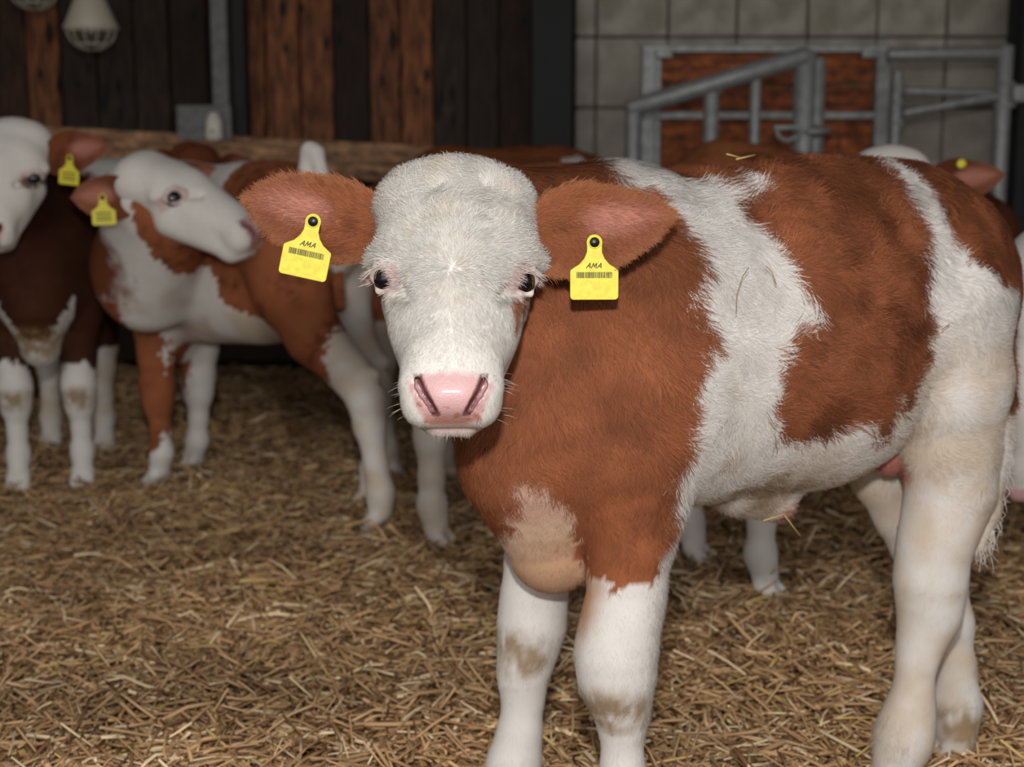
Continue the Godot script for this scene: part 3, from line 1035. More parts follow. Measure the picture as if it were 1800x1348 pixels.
func make_materials() -> void:
	noise.seed = 3
	noise.frequency = 1.0
	noise.fractal_octaves = 2
	var c := mat(Color.WHITE, 0.85)
	c.vertex_color_use_as_albedo = true
	c.metallic_specular = 0.2
	mats.coat = c
	var h := mat(Color.WHITE, 0.7)
	h.vertex_color_use_as_albedo = true
	h.metallic_specular = 0.25
	mats.hair = h
	mats.white_hair = mat(Color(0.86, 0.83, 0.79), 0.6)
	var n := mat(Color.WHITE, 0.5)
	n.vertex_color_use_as_albedo = true
	n.clearcoat_enabled = true
	n.clearcoat = 0.4
	n.clearcoat_roughness = 0.08
	n.heightmap_enabled = true
	n.heightmap_texture = noise_tex(0.09, Color.BLACK, Color.WHITE, 8)
	n.heightmap_scale = 0.03
	n.uv1_triplanar = true
	n.uv1_scale = Vector3.ONE * 14.0
	mats.nose = n
	var e := mat(Color(0.035, 0.045, 0.075), 0.06)
	e.clearcoat_enabled = true
	e.clearcoat = 1.0
	e.clearcoat_roughness = 0.03
	mats.eye = e
	var y := mat(Color(0.90, 0.85, 0.26), 0.5)
	y.albedo_texture = noise_tex(0.02, Color(0.94, 0.93, 0.88), Color.WHITE, 21)
	y.uv1_scale = Vector3.ONE * 18.0
	mats.tag_yellow = y
	mats.tag_ink = mat(Color(0.22, 0.22, 0.10), 0.6)
	mats.stud = mat(Color(0.05, 0.05, 0.05), 0.35)
	for i in 4:
		mats["grain%d" % i] = wood_image(100 + i, 5 if i < 3 else 2)
	var g := mat(Color(0.66, 0.67, 0.67), 0.5, 0.35)
	g.albedo_texture = noise_tex(0.03, Color(0.86, 0.87, 0.88), Color.WHITE, 31)
	g.uv1_triplanar = true
	g.uv1_scale = Vector3.ONE * 3.0
	mats.steel = g
	var g2: StandardMaterial3D = g.duplicate()
	g2.albedo_color = Color(0.46, 0.46, 0.46)
	mats.dull_steel = g2
	var b := mat(Color(0.76, 0.74, 0.695), 0.9)
	b.albedo_texture = noise_tex(0.02, Color(0.84, 0.83, 0.80), Color.WHITE, 41)
	b.uv1_triplanar = true
	b.uv1_world_triplanar = true
	b.uv1_scale = Vector3.ONE * 1.5
	b.heightmap_enabled = true
	b.heightmap_texture = noise_tex(0.12, Color.BLACK, Color.WHITE, 42)
	b.heightmap_scale = 0.15
	mats.block = b
	mats.mortar = mat(Color(0.44, 0.43, 0.40), 0.95)
	mats.black = mat(Color(0.13, 0.13, 0.14), 0.7)
	mats.enamel = mat(Color(0.80, 0.77, 0.70), 0.35)
	mats.dark_glass = mat(Color(0.34, 0.32, 0.28), 0.15)
	mats.porcelain = mat(Color(0.95, 0.93, 0.88), 0.35)
	mats.concrete = mat(Color(0.30, 0.28, 0.25), 0.95)
	var s := mat(Color.WHITE, 0.75)
	s.vertex_color_use_as_albedo = true
	mats.straw = s
	mats.hay = mat(Color(0.62, 0.47, 0.24), 0.7)
	mats.stalk = mat(Color(0.80, 0.68, 0.45), 0.7)
	var bed := mat(Color(0.52, 0.39, 0.24), 0.95)
	bed.albedo_texture = noise_tex(0.10, Color(0.35, 0.3, 0.22), Color.WHITE, 51)
	bed.uv1_triplanar = true
	bed.uv1_world_triplanar = true
	bed.uv1_scale = Vector3.ONE * 2.5
	mats.bed = bed

func board_mat(grain: int, tint: Color) -> StandardMaterial3D:
	var key := "board%d%s" % [grain, tint.to_html()]
	if not mats.has(key):
		var m := mat(tint, 0.75)
		m.albedo_texture = mats["grain%d" % grain]
		m.heightmap_enabled = true
		m.heightmap_texture = mats["grain%d" % grain]
		m.heightmap_scale = 0.12
		m.uv1_scale = Vector3(6.0, 1.1, 1.0)
		mats[key] = m
	return mats[key]

# ---------------------------------------------------------------- the barn
func pixel(px: float, py: float, depth: float) -> Vector3:  # where a spot seen from eye height lies at a given distance
	var d := Vector3((px - 900.0) / 2500.0, -(py - 674.0) / 2500.0, -1.0).rotated(Vector3.RIGHT, -PITCH)
	return Vector3(0, EYE_HEIGHT, 0) + d * (depth / -d.z)

func barn() -> void:
	# ground, roof, sides
	structure("floor", box_mesh(Vector3(12.0, 0.3, 10.6), 0.01), mats.concrete, Transform3D(Basis(), Vector3(0, -0.28, -1.5)))
	structure("ceiling", box_mesh(Vector3(12.0, 0.15, 6.9), 0.01), board_mat(3, Color(0.36, 0.26, 0.17)), Transform3D(Basis(), Vector3(0, 3.35, -3.25)))
	structure("wall_left", box_mesh(Vector3(0.2, 3.5, 9.2), 0.01), mats.block, Transform3D(Basis(), Vector3(-5.6, 1.6, -2.1)))
	structure("wall_right", box_mesh(Vector3(0.2, 3.5, 9.2), 0.01), mats.block, Transform3D(Basis(), Vector3(5.6, 1.6, -2.1)))

	# the boarded wall at the back left: upright boards on a sheathing
	var zb := -5.62
	var wood := structure("wall_back", box_mesh(Vector3(6.1, 3.5, 0.12), 0.01), board_mat(3, Color(0.10, 0.075, 0.055)), Transform3D(Basis(), Vector3(-2.65, 1.6, zb - 0.09)))
	var orange := Color(0.66, 0.41, 0.25)
	var brown := Color(0.34, 0.21, 0.13)
	var black := Color(0.25, 0.185, 0.145)
	var edges := [[-330, -270, orange], [-270, -205, brown], [-205, -140, orange], [-140, -70, black], [-70, -8, orange], [-8, 50, brown], [50, 108, orange], [108, 172, black], [172, 238, black], [238, 300, black * 1.15], [300, 366, brown * 0.7],
		[415, 468, orange], [468, 528, orange * 1.05], [528, 587, orange], [587, 650, brown * 0.62], [650, 704, orange * 0.95], [704, 761, orange * 1.1], [761, 820, black * 1.15], [820, 877, black], [877, 936, brown * 0.75]]
	var i := 0
	for e in edges:
		var a := pixel(e[0], 120, -zb)
		var b := pixel(e[1], 120, -zb)
		var wd := b.x - a.x - 0.006
		var dz := 0.006 * sin(i * 2.3)
		put("plank", box_mesh(Vector3(wd, 2.55, 0.03), 0.004, Vector2(i * 0.37, i * 0.71)), board_mat(i % 3, e[2]), wood, Transform3D(Basis(), Vector3((a.x + b.x) * 0.5, 2.0, zb + dz) - wood.position))
		i += 1
	# kick boards below the ledge
	for j in 4:
		put("board", box_mesh(Vector3(5.6, 0.19, 0.035), 0.005, Vector2(j * 0.3, 0.2)), board_mat(3, Color(0.26, 0.17, 0.11)), wood, Transform3D(Basis(Vector3(0, 0, 1), 0.0), Vector3(-2.75, 0.12 + j * 0.2, zb + 0.01) - wood.position))
	# the sloping ledge
	var la := pixel(-300, 222, 5.42)
	var lb := pixel(1010, 288, 5.42)
	var dir := lb - la
	var ledge := structure("trim_1", box_mesh(Vector3(dir.length(), 0.14, 0.09), 0.008), board_mat(3, Color(0.86, 0.66, 0.50)), Transform3D(Basis(Vector3(0, 0, 1), atan2(dir.y, dir.x)), (la + lb) * 0.5 + Vector3(0, -0.03, 0)))
	ledge.material_override = ledge.material_override.duplicate()
	ledge.material_override.uv1_scale = Vector3(0.9, 5.0, 1.0)

	# the steel post with its foot plate and insulator
	var p := thing("steel_post", "narrow grey galvanized post standing against the dark boards beside the orange boards", "post", Vector3(pixel(389, 245, 5.38).x, 0, -5.42))
	put("upright", box_mesh(Vector3(0.066, 2.6, 0.05), 0.006), mats.dull_steel, p, Transform3D(Basis(), Vector3(0, 2.19, 0)))
	put("web", box_mesh(Vector3(0.05, 2.6, 0.09), 0.004), mats.black, p, Transform3D(Basis(), Vector3(0.062, 2.19, -0.06)))
	var fa := pixel(308, 184, 5.36)
	var fb := pixel(407, 246, 5.36)
	put("foot_plate", box_mesh(Vector3(fb.x - fa.x, fa.y - fb.y, 0.02), 0.003), mats.dull_steel, p, Transform3D(Basis(), Vector3((fa.x + fb.x) * 0.5 - p.position.x, (fa.y + fb.y) * 0.5, 0.04)))
	var ia := pixel(376, 222, 5.34)
	var ins := thing("insulator", "small white porcelain insulator fixed to the foot plate of the grey post", "insulator", ia)
	put("bell", tube_mesh([Vector3(0, -0.05, 0), Vector3(0, -0.045, 0), Vector3(0, -0.01, 0), Vector3(0, 0.02, 0), Vector3(0, 0.048, 0)], [0.028, 0.034, 0.032, 0.030, 0.018], 16), mats.porcelain, ins)
	put("screw", tube_mesh([Vector3(0, -0.018, 0.02), Vector3(0, -0.018, 0.030), Vector3(0, -0.018, 0.032)], [0.008, 0.008, 0.006], 10), mats.stud, ins)

	# black column between boards and block wall: a rolled steel section
	var col := thing("steel_column", "tall black steel column between the wooden boards and the grey block wall", "column", Vector3(pixel(970, 200, 5.4).x, 0, -5.45))
	for s in [-1.0, 1.0]:
		put("flange", box_mesh(Vector3(0.150, 3.2, 0.014), 0.003), mats.black, col, Transform3D(Basis(), Vector3(0, 1.6, s * 0.07)))
	put("web", box_mesh(Vector3(0.012, 3.2, 0.13), 0.002), mats.black, col, Transform3D(Basis(), Vector3(0, 1.6, 0)))

	# block wall
	var bz := -5.6
	var x0 := pixel(1010, 120, 5.6).x
	var wall := structure("wall_blocks", box_mesh(Vector3(5.6 - x0 - 0.03, 3.5, 0.14), 0.01), mats.mortar, Transform3D(Basis(), Vector3((x0 + 0.03 + 5.6) * 0.5, 1.6, bz - 0.078)))
	var xs := [x0]
	for e in [1047, 1172, 1292, 1415, 1536, 1658, 1780]:
		xs.append(pixel(e, 120, 5.6).x)
	var step: float = xs[7] - xs[6]
	while xs[xs.size() - 1] < 5.2:
		xs.append(xs[xs.size() - 1] + step)
	var y1 := pixel(1172, 66, 5.6).y
	var y2 := pixel(1172, 190, 5.6).y
	var ht := y1 - y2
	for row in range(-3, 8):
		for cx in xs.size() - 1:
			var wd: float = xs[cx + 1] - xs[cx] - 0.008
			var y := y2 + ht * (row + 0.5)
			if y - ht * 0.5 < -0.15 or y + ht * 0.5 > 3.3:
				continue
			put("block", box_mesh(Vector3(wd, ht - 0.008, 0.06), 0.006), mats.block, wall, Transform3D(Basis(), Vector3((xs[cx] + xs[cx + 1]) * 0.5, y, bz + 0.004 * sin(row * 5.1 + cx * 3.7)) - wall.position))

	# dark doorway post at the far right
	var rp := thing("steel_column", "black steel column at the right end of the grey block wall", "column", Vector3(pixel(1796, 100, 5.3).x + 0.06, 0, -5.3))
	for s in [-1.0, 1.0]:
		put("flange", box_mesh(Vector3(0.18, 3.2, 0.014), 0.003), mats.black, rp, Transform3D(Basis(), Vector3(0, 1.6, s * 0.08)))
	put("web", box_mesh(Vector3(0.012, 3.2, 0.15), 0.002), mats.black, rp, Transform3D(Basis(), Vector3(0, 1.6, 0)))

	# boarded gate in an angle-steel frame
	var gd := 5.15
	var gate := thing("boarded_gate", "orange-brown boarded gate in a grey angle-steel frame before the block wall", "gate", Vector3(pixel(1345, 300, gd).x, 0, -gd))
	var gl := pixel(1128, 80, gd)
	var gr := pixel(1552, 80, gd)
	var top := gl.y
	for e in [[gl.x, 0.05, -0.0], [pixel(1149, 80, gd).x, 0.03, -0.025], [gr.x, 0.05, 0.0]]:
		put("stile", box_mesh(Vector3(e[1], top + 0.0, 0.05), 0.004), mats.steel, gate, Transform3D(Basis(), Vector3(e[0] + (e[1] * 0.5 if e[0] < gr.x - 0.1 else 0.0) - gate.position.x, top * 0.5, e[2])))
	for yy in [top - 0.012, pixel(1345, 203, gd).y, 0.16]:
		put("rail", box_mesh(Vector3(gr.x - gl.x, 0.026, 0.045), 0.003), mats.steel, gate, Transform3D(Basis(), Vector3((gl.x + gr.x) * 0.5 - gate.position.x, yy, 0.002)))
	for e in [pixel(1166, 95, gd), pixel(1525, 95, gd)]:
		put("gusset", box_mesh(Vector3(0.055, 0.03, 0.012), 0.002), mats.steel, gate, Transform3D(Basis(), Vector3(e.x - gate.position.x, e.y, 0.03)))
	var tones := [Color(0.78, 0.43, 0.22), Color(0.72, 0.39, 0.20), Color(0.80, 0.44, 0.22), Color(0.66, 0.36, 0.19)]
	var ys := [top - 0.02, top - 0.135, pixel(1345, 203, gd).y, 0.50, 0.18]
	for j in 4:
		var bm: StandardMaterial3D = board_mat(3, tones[j]).duplicate()
		bm.uv1_scale = Vector3(1.1, 5.0, 1.0)
		put("board", box_mesh(Vector3(gr.x - gl.x - 0.03, ys[j] - ys[j + 1] - 0.008, 0.03), 0.004, Vector2(j * 0.31, j * 0.17)), bm, gate, Transform3D(Basis(), Vector3((gl.x + gr.x) * 0.5 + 0.01 - gate.position.x, (ys[j] + ys[j + 1]) * 0.5, -0.03)))

	# the tube barrier with the slanting top rail
	var td := 4.7
	var bar := thing("tube_barrier", "galvanized tube barrier with a slanting top rail and thick post before the boarded gate", "barrier", Vector3(pixel(1265, 300, td).x, 0, -td))
	var o := bar.position
	var r1 := pixel(1104, 192, td)
	var r2 := pixel(1418, 97, td - 0.02)
	put("top_rail", pipe(r1 - o, r2 - o, 0.030, 20), mats.steel, bar)
	put("upright", pipe(Vector3(pixel(1113, 200, td).x, 0.0, -td) - o, pixel(1113, 196, td) - o, 0.026), mats.steel, bar)
	put("upright", pipe(Vector3(pixel(1251, 165, td).x, 0.0, -td) - o, pixel(1251, 150, td) - o, 0.025), mats.steel, bar)
	put("upright", pipe(Vector3(pixel(1329, 145, td).x, 0.0, -td) - o, pixel(1329, 126, td) - o, 0.018), mats.steel, bar)
	put("collar", pipe(pixel(1254, 151, td) - o, pixel(1266, 147, td) - o, 0.034), mats.steel, bar)
	put("post", pipe(Vector3(pixel(1416, 100, td).x, 0.0, -td) - o, pixel(1416, 90, td) - o, 0.036, 20), mats.steel, bar)
	put("post", pipe(Vector3(pixel(1435, 100, td).x, 0.0, -td - 0.02) - o, pixel(1435, 103, td + 0.02) - o, 0.032, 20), mats.steel, bar)
	put("collar", pipe(pixel(1430, 236, td) - o, pixel(1430, 226, td) - o, 0.055, 20), mats.steel, bar)
	put("latch", box_mesh(Vector3(0.085, 0.014, 0.04), 0.003), mats.steel, bar, Transform3D(Basis(), pixel(1382, 224, td - 0.03) - o))
	put("latch_bow", tube_mesh([pixel(1366, 226, td - 0.04) - o, pixel(1368, 240, td - 0.04) - o, pixel(1382, 247, td - 0.04) - o, pixel(1398, 243, td - 0.04) - o, pixel(1408, 234, td - 0.04) - o], [0.008, 0.008, 0.008, 0.008, 0.008], 10), mats.steel, bar)

	# the barrier at the right
	var sd := 4.95
	var rb := thing("tube_barrier", "galvanized tube barrier with a level top rail and two thin dark rails at the right", "barrier", Vector3(pixel(1670, 300, sd).x, 0, -sd))
	o = rb.position
	put("top_rail", pipe(pixel(1560, 96, sd) - o, pixel(1768, 93, sd) - o, 0.024), mats.steel, rb)
	put("post", pipe(Vector3(pixel(1768, 80, sd).x, 0.0, -sd) - o, pixel(1768, 80, sd) - o, 0.028, 18), mats.steel, rb)
	put("post", pipe(Vector3(pixel(1578, 80, sd).x, 0.0, -sd) - o, pixel(1578, 124, sd) - o, 0.021, 18), mats.steel, rb)
	put("rail", pipe(pixel(1585, 160, sd + 0.02) - o, pixel(1770, 164, sd + 0.02) - o, 0.014), mats.steel, rb)
	put("rail", pipe(pixel(1588, 199, sd - 0.01) - o, pixel(1768, 166, sd - 0.01) - o, 0.015), mats.steel, rb)
	for e in [[1578, 150], [1578, 158], [1578, 180], [1578, 216], [1768, 148], [1768, 186]]:
		put("collar", pipe(pixel(e[0], e[1] + 4, sd) - o, pixel(e[0], e[1] - 4, sd) - o, 0.026 if e[0] < 1600 else 0.034, 18), mats.steel, rb)
	put("clamp", box_mesh(Vector3(0.05, 0.06, 0.07), 0.006), mats.steel, rb, Transform3D(Basis(), pixel(1788, 165, sd) - o))

	# enamel pendant lamps
	for e in [[160, 50, 5.0, "cream conical enamel pendant lamp with a wire-guarded glass bowl, shade fully in view"], [58, -22, 5.0, "cream pendant lamp cut by the top edge, only its glass bowl showing"]]:
		var at := pixel(e[0], e[1], e[2])
		var lamp := thing("pendant_lamp", e[3], "lamp", at, "cream barn lamps")
		var shade := begin()
		tube(shade, [Vector3(0, -0.004, 0), Vector3(0, 0.002, 0), Vector3(0, 0.10, 0), Vector3(0, 0.155, 0), Vector3(0, 0.17, 0)], [0.092, 0.094, 0.052, 0.030, 0.026], 40)
		put("shade", mesh_of(shade), mats.enamel, lamp)
		var bowl := begin()
		tube(bowl, [Vector3(0, -0.066, 0), Vector3(0, -0.060, 0), Vector3(0, -0.043, 0), Vector3(0, -0.022, 0), Vector3(0, -0.002, 0)], [0.022, 0.042, 0.064, 0.074, 0.076], 32)
		put("bowl", mesh_of(bowl), mats.dark_glass, lamp)
		for w in 6:
			var a := PI * w / 6.0
			var pts := []
			for j in 13:
				var b := PI * j / 12.0
				pts.append(Vector3(cos(a) * cos(b) * 0.084, -0.002 - sin(b) * 0.072, sin(a) * cos(b) * 0.084))
			put("guard_wire", tube_mesh(pts, [0.0025, 0.0025, 0.0025, 0.0025, 0.0025, 0.0025, 0.0025, 0.0025, 0.0025, 0.0025, 0.0025, 0.0025, 0.0025], 6), mats.enamel, lamp)
		var hoop := TorusMesh.new()
		hoop.inner_radius = 0.055
		hoop.outer_radius = 0.061
		put("guard_ring", hoop, mats.enamel, lamp, Transform3D(Basis(), Vector3(0, -0.054, 0)))
		put("cap", pipe(Vector3(0, 0.165, 0), Vector3(0, 0.21, 0), 0.02), mats.black, lamp)
		put("cord", pipe(Vector3(0, 0.20, 0), Vector3(0, 3.28 - at.y, 0), 0.005, 8), mats.black, lamp)

# ---------------------------------------------------------------- straw
func bed_height(x: float, z: float) -> float:
	return 0.012 * noise.get_noise_2d(x * 1.7, z * 1.7) + 0.008 * noise.get_noise_2d(x * 5.0 + 30, z * 5.0) - 0.012

func straw_mesh(seed_: int) -> ArrayMesh:  # one stalk of unit length along x, bent a little, flattened
	var r := RandomNumberGenerator.new()
	r.seed = seed_
	var pts := []
	var radii := []
	var kink := r.randf_range(-0.10, 0.10)
	var at := r.randf_range(0.3, 0.7)
	for i in 4:
		var t := i / 3.0
		pts.append(Vector3(t - 0.5, 0.03 * sin(t * PI) * r.randf_range(-1, 1), kink * (1.0 - absf(t - at) / maxf(at, 1.0 - at))))
		radii.append(0.022 * r.randf_range(0.85, 1.1))
	var st := begin()
	tube(st, pts, radii, 5, r.randf_range(0.45, 0.8))
	return mesh_of(st)

func straw_tone(r: RandomNumberGenerator) -> Color:
	var c := Color(0.70, 0.455, 0.235).lerp(Color(0.34, 0.19, 0.085), r.randf())
	var k := r.randf()
	if k < 0.14:
		c = Color(0.86, 0.67, 0.42)
	elif k < 0.19:
		c = Color(0.60, 0.42, 0.15)
	elif k < 0.30:
		c = Color(0.20, 0.10, 0.04)
	return c * r.randf_range(0.8, 1.2)

func straw() -> void:
	var st := SurfaceTool.new()
	st.begin(Mesh.PRIMITIVE_TRIANGLES)
	st.set_smooth_group(0)
	var nx := 90
	var nz := 90
	for i in nx:
		for j in nz:
			var q := []
			for e in [[0, 0], [0, 1], [1, 1], [1, 0]]:
				var x: float = -5.4 + 10.8 * (i + e[0]) / nx
				var z: float = -5.5 + 7.4 * (j + e[1]) / nz
				q.append(Vector3(x, bed_height(x, z), z))
			face(st, q[0], q[1], q[2], q[3])
	structure("ground", mesh_of(st), mats.bed)
	var r := RandomNumberGenerator.new()
	r.seed = 9
	var kinds := 6
	var buffers := []
	for i in kinds:
		buffers.append(PackedFloat32Array())
	for n in 125000:
		var d := 1.5 + 4.0 * pow(r.randf(), 1.35)
		var x := r.randf_range(-1.0, 1.0) * (0.46 * d + 0.85)
		var z := -d
		var near := clampf((3.4 - d) / 1.6, 0.0, 1.0)
		var len_ := r.randf_range(0.035, 0.13) * lerpf(0.75, 1.0, near)
		var h := bed_height(x, z) + 0.006 + 0.030 * pow(r.randf(), 1.6)
		var tilt := r.randfn(0.0, 0.24)
		if r.randf() < 0.06:
			tilt = r.randf_range(-0.9, 0.9)
			h += 0.01
		var b := Basis(Vector3.UP, r.randf() * TAU) * Basis(Vector3(0, 0, 1), tilt) * Basis(Vector3.RIGHT, r.randf() * TAU)
		var fat := r.randf_range(0.065, 0.13) * (1.0 if r.randf() < 0.8 else 1.4)
		var bx := b.x * len_
		var by := b.y * fat
		var bz := b.z * fat
		var c := straw_tone(r)
		var patch := noise.get_noise_2d(x * 1.1 + 70, z * 1.1)
		c *= 1.0 + patch * 0.35
		buffers[r.randi() % kinds].append_array(PackedFloat32Array([bx.x, by.x, bz.x, x, bx.y, by.y, bz.y, h, bx.z, by.z, bz.z, z, c.r, c.g, c.b, 1.0]))
	for i in kinds:
		var mm := MultiMesh.new()
		mm.transform_format = MultiMesh.TRANSFORM_3D
		mm.use_colors = true
		mm.mesh = straw_mesh(60 + i)
		mm.instance_count = buffers[i].size() / 16
		mm.buffer = buffers[i]
		var o := MultiMeshInstance3D.new()
		o.name = numbered("straw_bedding")
		o.multimesh = mm
		o.material_override = mats.straw
		o.set_meta("kind", "stuff")
		tag(o, "loose golden-brown straw bedding spread over the whole barn floor", "straw", "straw bedding")
		add_child(o)

# ---------------------------------------------------------------- the calves
func poly(a: Array) -> PackedVector2Array:
	var out := PackedVector2Array()
	for i in a.size() / 2:
		out.append(Vector2(a[i * 2], a[i * 2 + 1]))
	return out

func blot(x: float, y: float, rx: float, ry: float, seed_: int) -> PackedVector2Array:  # a rounded patch with an uneven edge
	var r := RandomNumberGenerator.new()
	r.seed = seed_
	var out := PackedVector2Array()
	var a0 := r.randf() * TAU
	for i in 18:
		var a := TAU * i / 18.0
		var k := 1.0 + 0.16 * sin(a * 3.0 + a0) + 0.09 * sin(a * 5.0 + a0 * 2.0)
		out.append(Vector2(x + cos(a) * rx * k, y + sin(a) * ry * k))
	return out

func heading(x: float, z: float) -> Vector3:
	return Vector3(x, 0, z).normalized()

func new_calf(at: Vector3, fwd: Vector3, size := 1.0) -> Calf:
	var k := Calf.new()
	k.origin = at
	k.fwd = fwd
	k.left = Vector3.UP.cross(fwd)
	k.size = size
	return k

func main_calf() -> Calf:
	var k := new_calf(Vector3(0.28, 0, -1.755), Vector3(-cos(0.4538), 0, sin(0.4538)))
	var at := pixel(797, 488, 1.45)
	k.head = turn_head(at, Vector3(0, EYE_HEIGHT, 0) - at)
	trunk(k)
	neck(k)
	k.prims.append([0.02, 0.756, 0, -0.24, 0.768, 0, 0.044, 0.046, 0.07, 1.0])
	k.prims.append([-0.10, 0.655, 0, -0.27, 0.672, 0, 0.158, 0.14, 0.05, 1.15])
	k.prims.append([-0.24, 0.758, 0, -0.33, 0.725, 0, 0.048, 0.043, 0.05, 1.0])
	k.prims.append([0.17, 0.74, -0.02, 0.32, 0.72, -0.01, 0.085, 0.07, 0.05, 1.4])
	k.prims.append([0.17, 0.60, 0.085, 0.19, 0.505, 0.08, 0.075, 0.057, 0.03, 1.0])
	limb(k, [[0.19, 0.505, 0.08, 0.057], [0.191, 0.45, 0.08, 0.052], [0.199, 0.398, 0.08, 0.046], [0.201, 0.343, 0.08, 0.041], [0.211, 0.304, 0.08, 0.042], [0.216, 0.27, 0.08, 0.044], [0.214, 0.235, 0.08, 0.040], [0.207, 0.198, 0.08, 0.029], [0.206, 0.165, 0.08, 0.0205], [0.205, 0.128, 0.08, 0.022], [0.205, 0.09, 0.08, 0.028], [0.212, 0.055, 0.08, 0.027]])
	hoof(k, 0.212, 0.08, 0.0)
	limb(k, [[0.17, 0.60, -0.085, 0.075], [0.20, 0.46, -0.085, 0.055], [0.236, 0.345, -0.08, 0.038], [0.242, 0.296, -0.08, 0.038], [0.245, 0.259, -0.08, 0.039], [0.252, 0.223, -0.08, 0.033], [0.258, 0.194, -0.08, 0.027], [0.257, 0.163, -0.08, 0.0225], [0.262, 0.12, -0.08, 0.025], [0.27, 0.08, -0.08, 0.031], [0.282, 0.05, -0.08, 0.028]])
	hoof(k, 0.285, -0.08, 0.0)
	limb(k, [[-0.25, 0.645, 0.06, 0.115], [-0.268, 0.56, 0.078, 0.080], [-0.28, 0.475, 0.08, 0.061], [-0.286, 0.414, 0.08, 0.054], [-0.272, 0.37, 0.08, 0.047], [-0.261, 0.335, 0.08, 0.043], [-0.259, 0.295, 0.08, 0.043], [-0.260, 0.25, 0.08, 0.038], [-0.248, 0.211, 0.08, 0.027], [-0.241, 0.18, 0.08, 0.022], [-0.239, 0.142, 0.08, 0.0235], [-0.233, 0.111, 0.08, 0.031], [-0.225, 0.081, 0.08, 0.035], [-0.215, 0.05, 0.08, 0.030]])
	k.prims.append([-0.285, 0.315, 0.08, -0.305, 0.325, 0.08, 0.024, 0.017, 0.015, 1.0])
	hoof(k, -0.21, 0.08, 0.0)
	limb(k, [[-0.25, 0.645, -0.06, 0.115], [-0.28, 0.50, -0.07, 0.072], [-0.298, 0.405, -0.06, 0.046], [-0.323, 0.347, -0.05, 0.037], [-0.35, 0.302, -0.045, 0.037], [-0.375, 0.266, -0.03, 0.038], [-0.384, 0.189, -0.01, 0.029], [-0.386, 0.13, 0.0, 0.026], [-0.377, 0.08, 0.015, 0.033], [-0.37, 0.045, 0.025, 0.030]])
	hoof(k, -0.37, 0.025, 0.0)
	# tail
	limb(k, [[-0.315, 0.725, 0.0, 0.034], [-0.372, 0.70, 0.02, 0.024], [-0.392, 0.62, 0.045, 0.018], [-0.386, 0.53, 0.062, 0.015], [-0.365, 0.45, 0.075, 0.017], [-0.342, 0.38, 0.085, 0.020], [-0.324, 0.335, 0.09, 0.012]], 0.008)
	# navel sheath and scrotum
	k.prims.append([0.0, 0.43, 0.01, -0.055, 0.405, 0.01, 0.03, 0.022, 0.03, 1.0])
	k.prims.append([-0.215, 0.50, 0.02, -0.222, 0.455, 0.03, 0.024, 0.021, 0.015, 1.0])
	k.pink_spots = [[Vector3(-0.222, 0.45, 0.035), 0.045, Color(0.44, 0.17, 0.14)], [Vector3(-0.06, 0.385, 0.01), 0.035, Color(0.50, 0.25, 0.19)], [Vector3(0.315, 0.455, 0.05), 0.085, Color(0.56, 0.36, 0.28)], [Vector3(0.29, 0.39, 0.05), 0.07, Color(0.58, 0.41, 0.29)], [Vector3(0.275, 0.345, 0.03), 0.085, Color(0.49, 0.30, 0.19)]]
	k.tan_spots = [[Vector3(0.24, 0.212, 0.108), 0.06], [Vector3(0.285, 0.235, -0.055), 0.06], [Vector3(0.0, 0.43, 0.08), 0.09], [Vector3(-0.37, 0.06, 0.03), 0.06]]
	k.face_spots = [[118, -44, 22, 14], [108, -72, 7, 20], [122, -70, 4, 18]]
	return k

func _ready() -> void:
	# camera, sky, light, exposure
	var cam := Camera3D.new()
	cam.name = "camera"
	add_child(cam)
	cam.position = Vector3(0, EYE_HEIGHT, 0)
	cam.rotation.x = -PITCH
	var lens := CameraAttributesPhysical.new()
	lens.frustum_focal_length = 64.91
	lens.frustum_focus_distance = 1.47
	lens.exposure_aperture = 7.0
	lens.frustum_near = 0.05
	lens.frustum_far = 100.0
	cam.attributes = lens
	cam.fov = 30.18
	cam.current = true
	var env := Environment.new()
	var sky := Sky.new()
	var sm := ProceduralSkyMaterial.new()
	sm.sky_top_color = Color(0.80, 0.795, 0.79)
	sm.sky_horizon_color = Color(0.84, 0.835, 0.825)
	sm.ground_bottom_color = Color(0.44, 0.42, 0.39)
	sm.ground_horizon_color = Color(0.55, 0.53, 0.50)
	sky.sky_material = sm
	env.background_mode = Environment.BG_SKY
	env.sky = sky
	env.background_energy_multiplier = 1.6
	env.tonemap_mode = Environment.TONE_MAPPER_LINEAR
	env.tonemap_exposure = 1.0
	env.sdfgi_enabled = true
	env.ssao_enabled = true
	env.ssil_enabled = true
	var we := WorldEnvironment.new()
	we.name = "world"
	we.environment = env
	add_child(we)
	var flash := OmniLight3D.new()  # the photographer's flash gun, just above the lens
	flash.name = "flash"
	flash.position = Vector3(0.0, EYE_HEIGHT + 0.26, 0.03)
	flash.light_color = Color(1.0, 0.985, 0.965)
	flash.light_energy = 2.15
	flash.light_size = 0.035
	flash.omni_range = 30.0
	flash.omni_attenuation = 2.0
	flash.shadow_enabled = true
	add_child(flash)

	make_materials()
	barn()
	straw()
	herd()

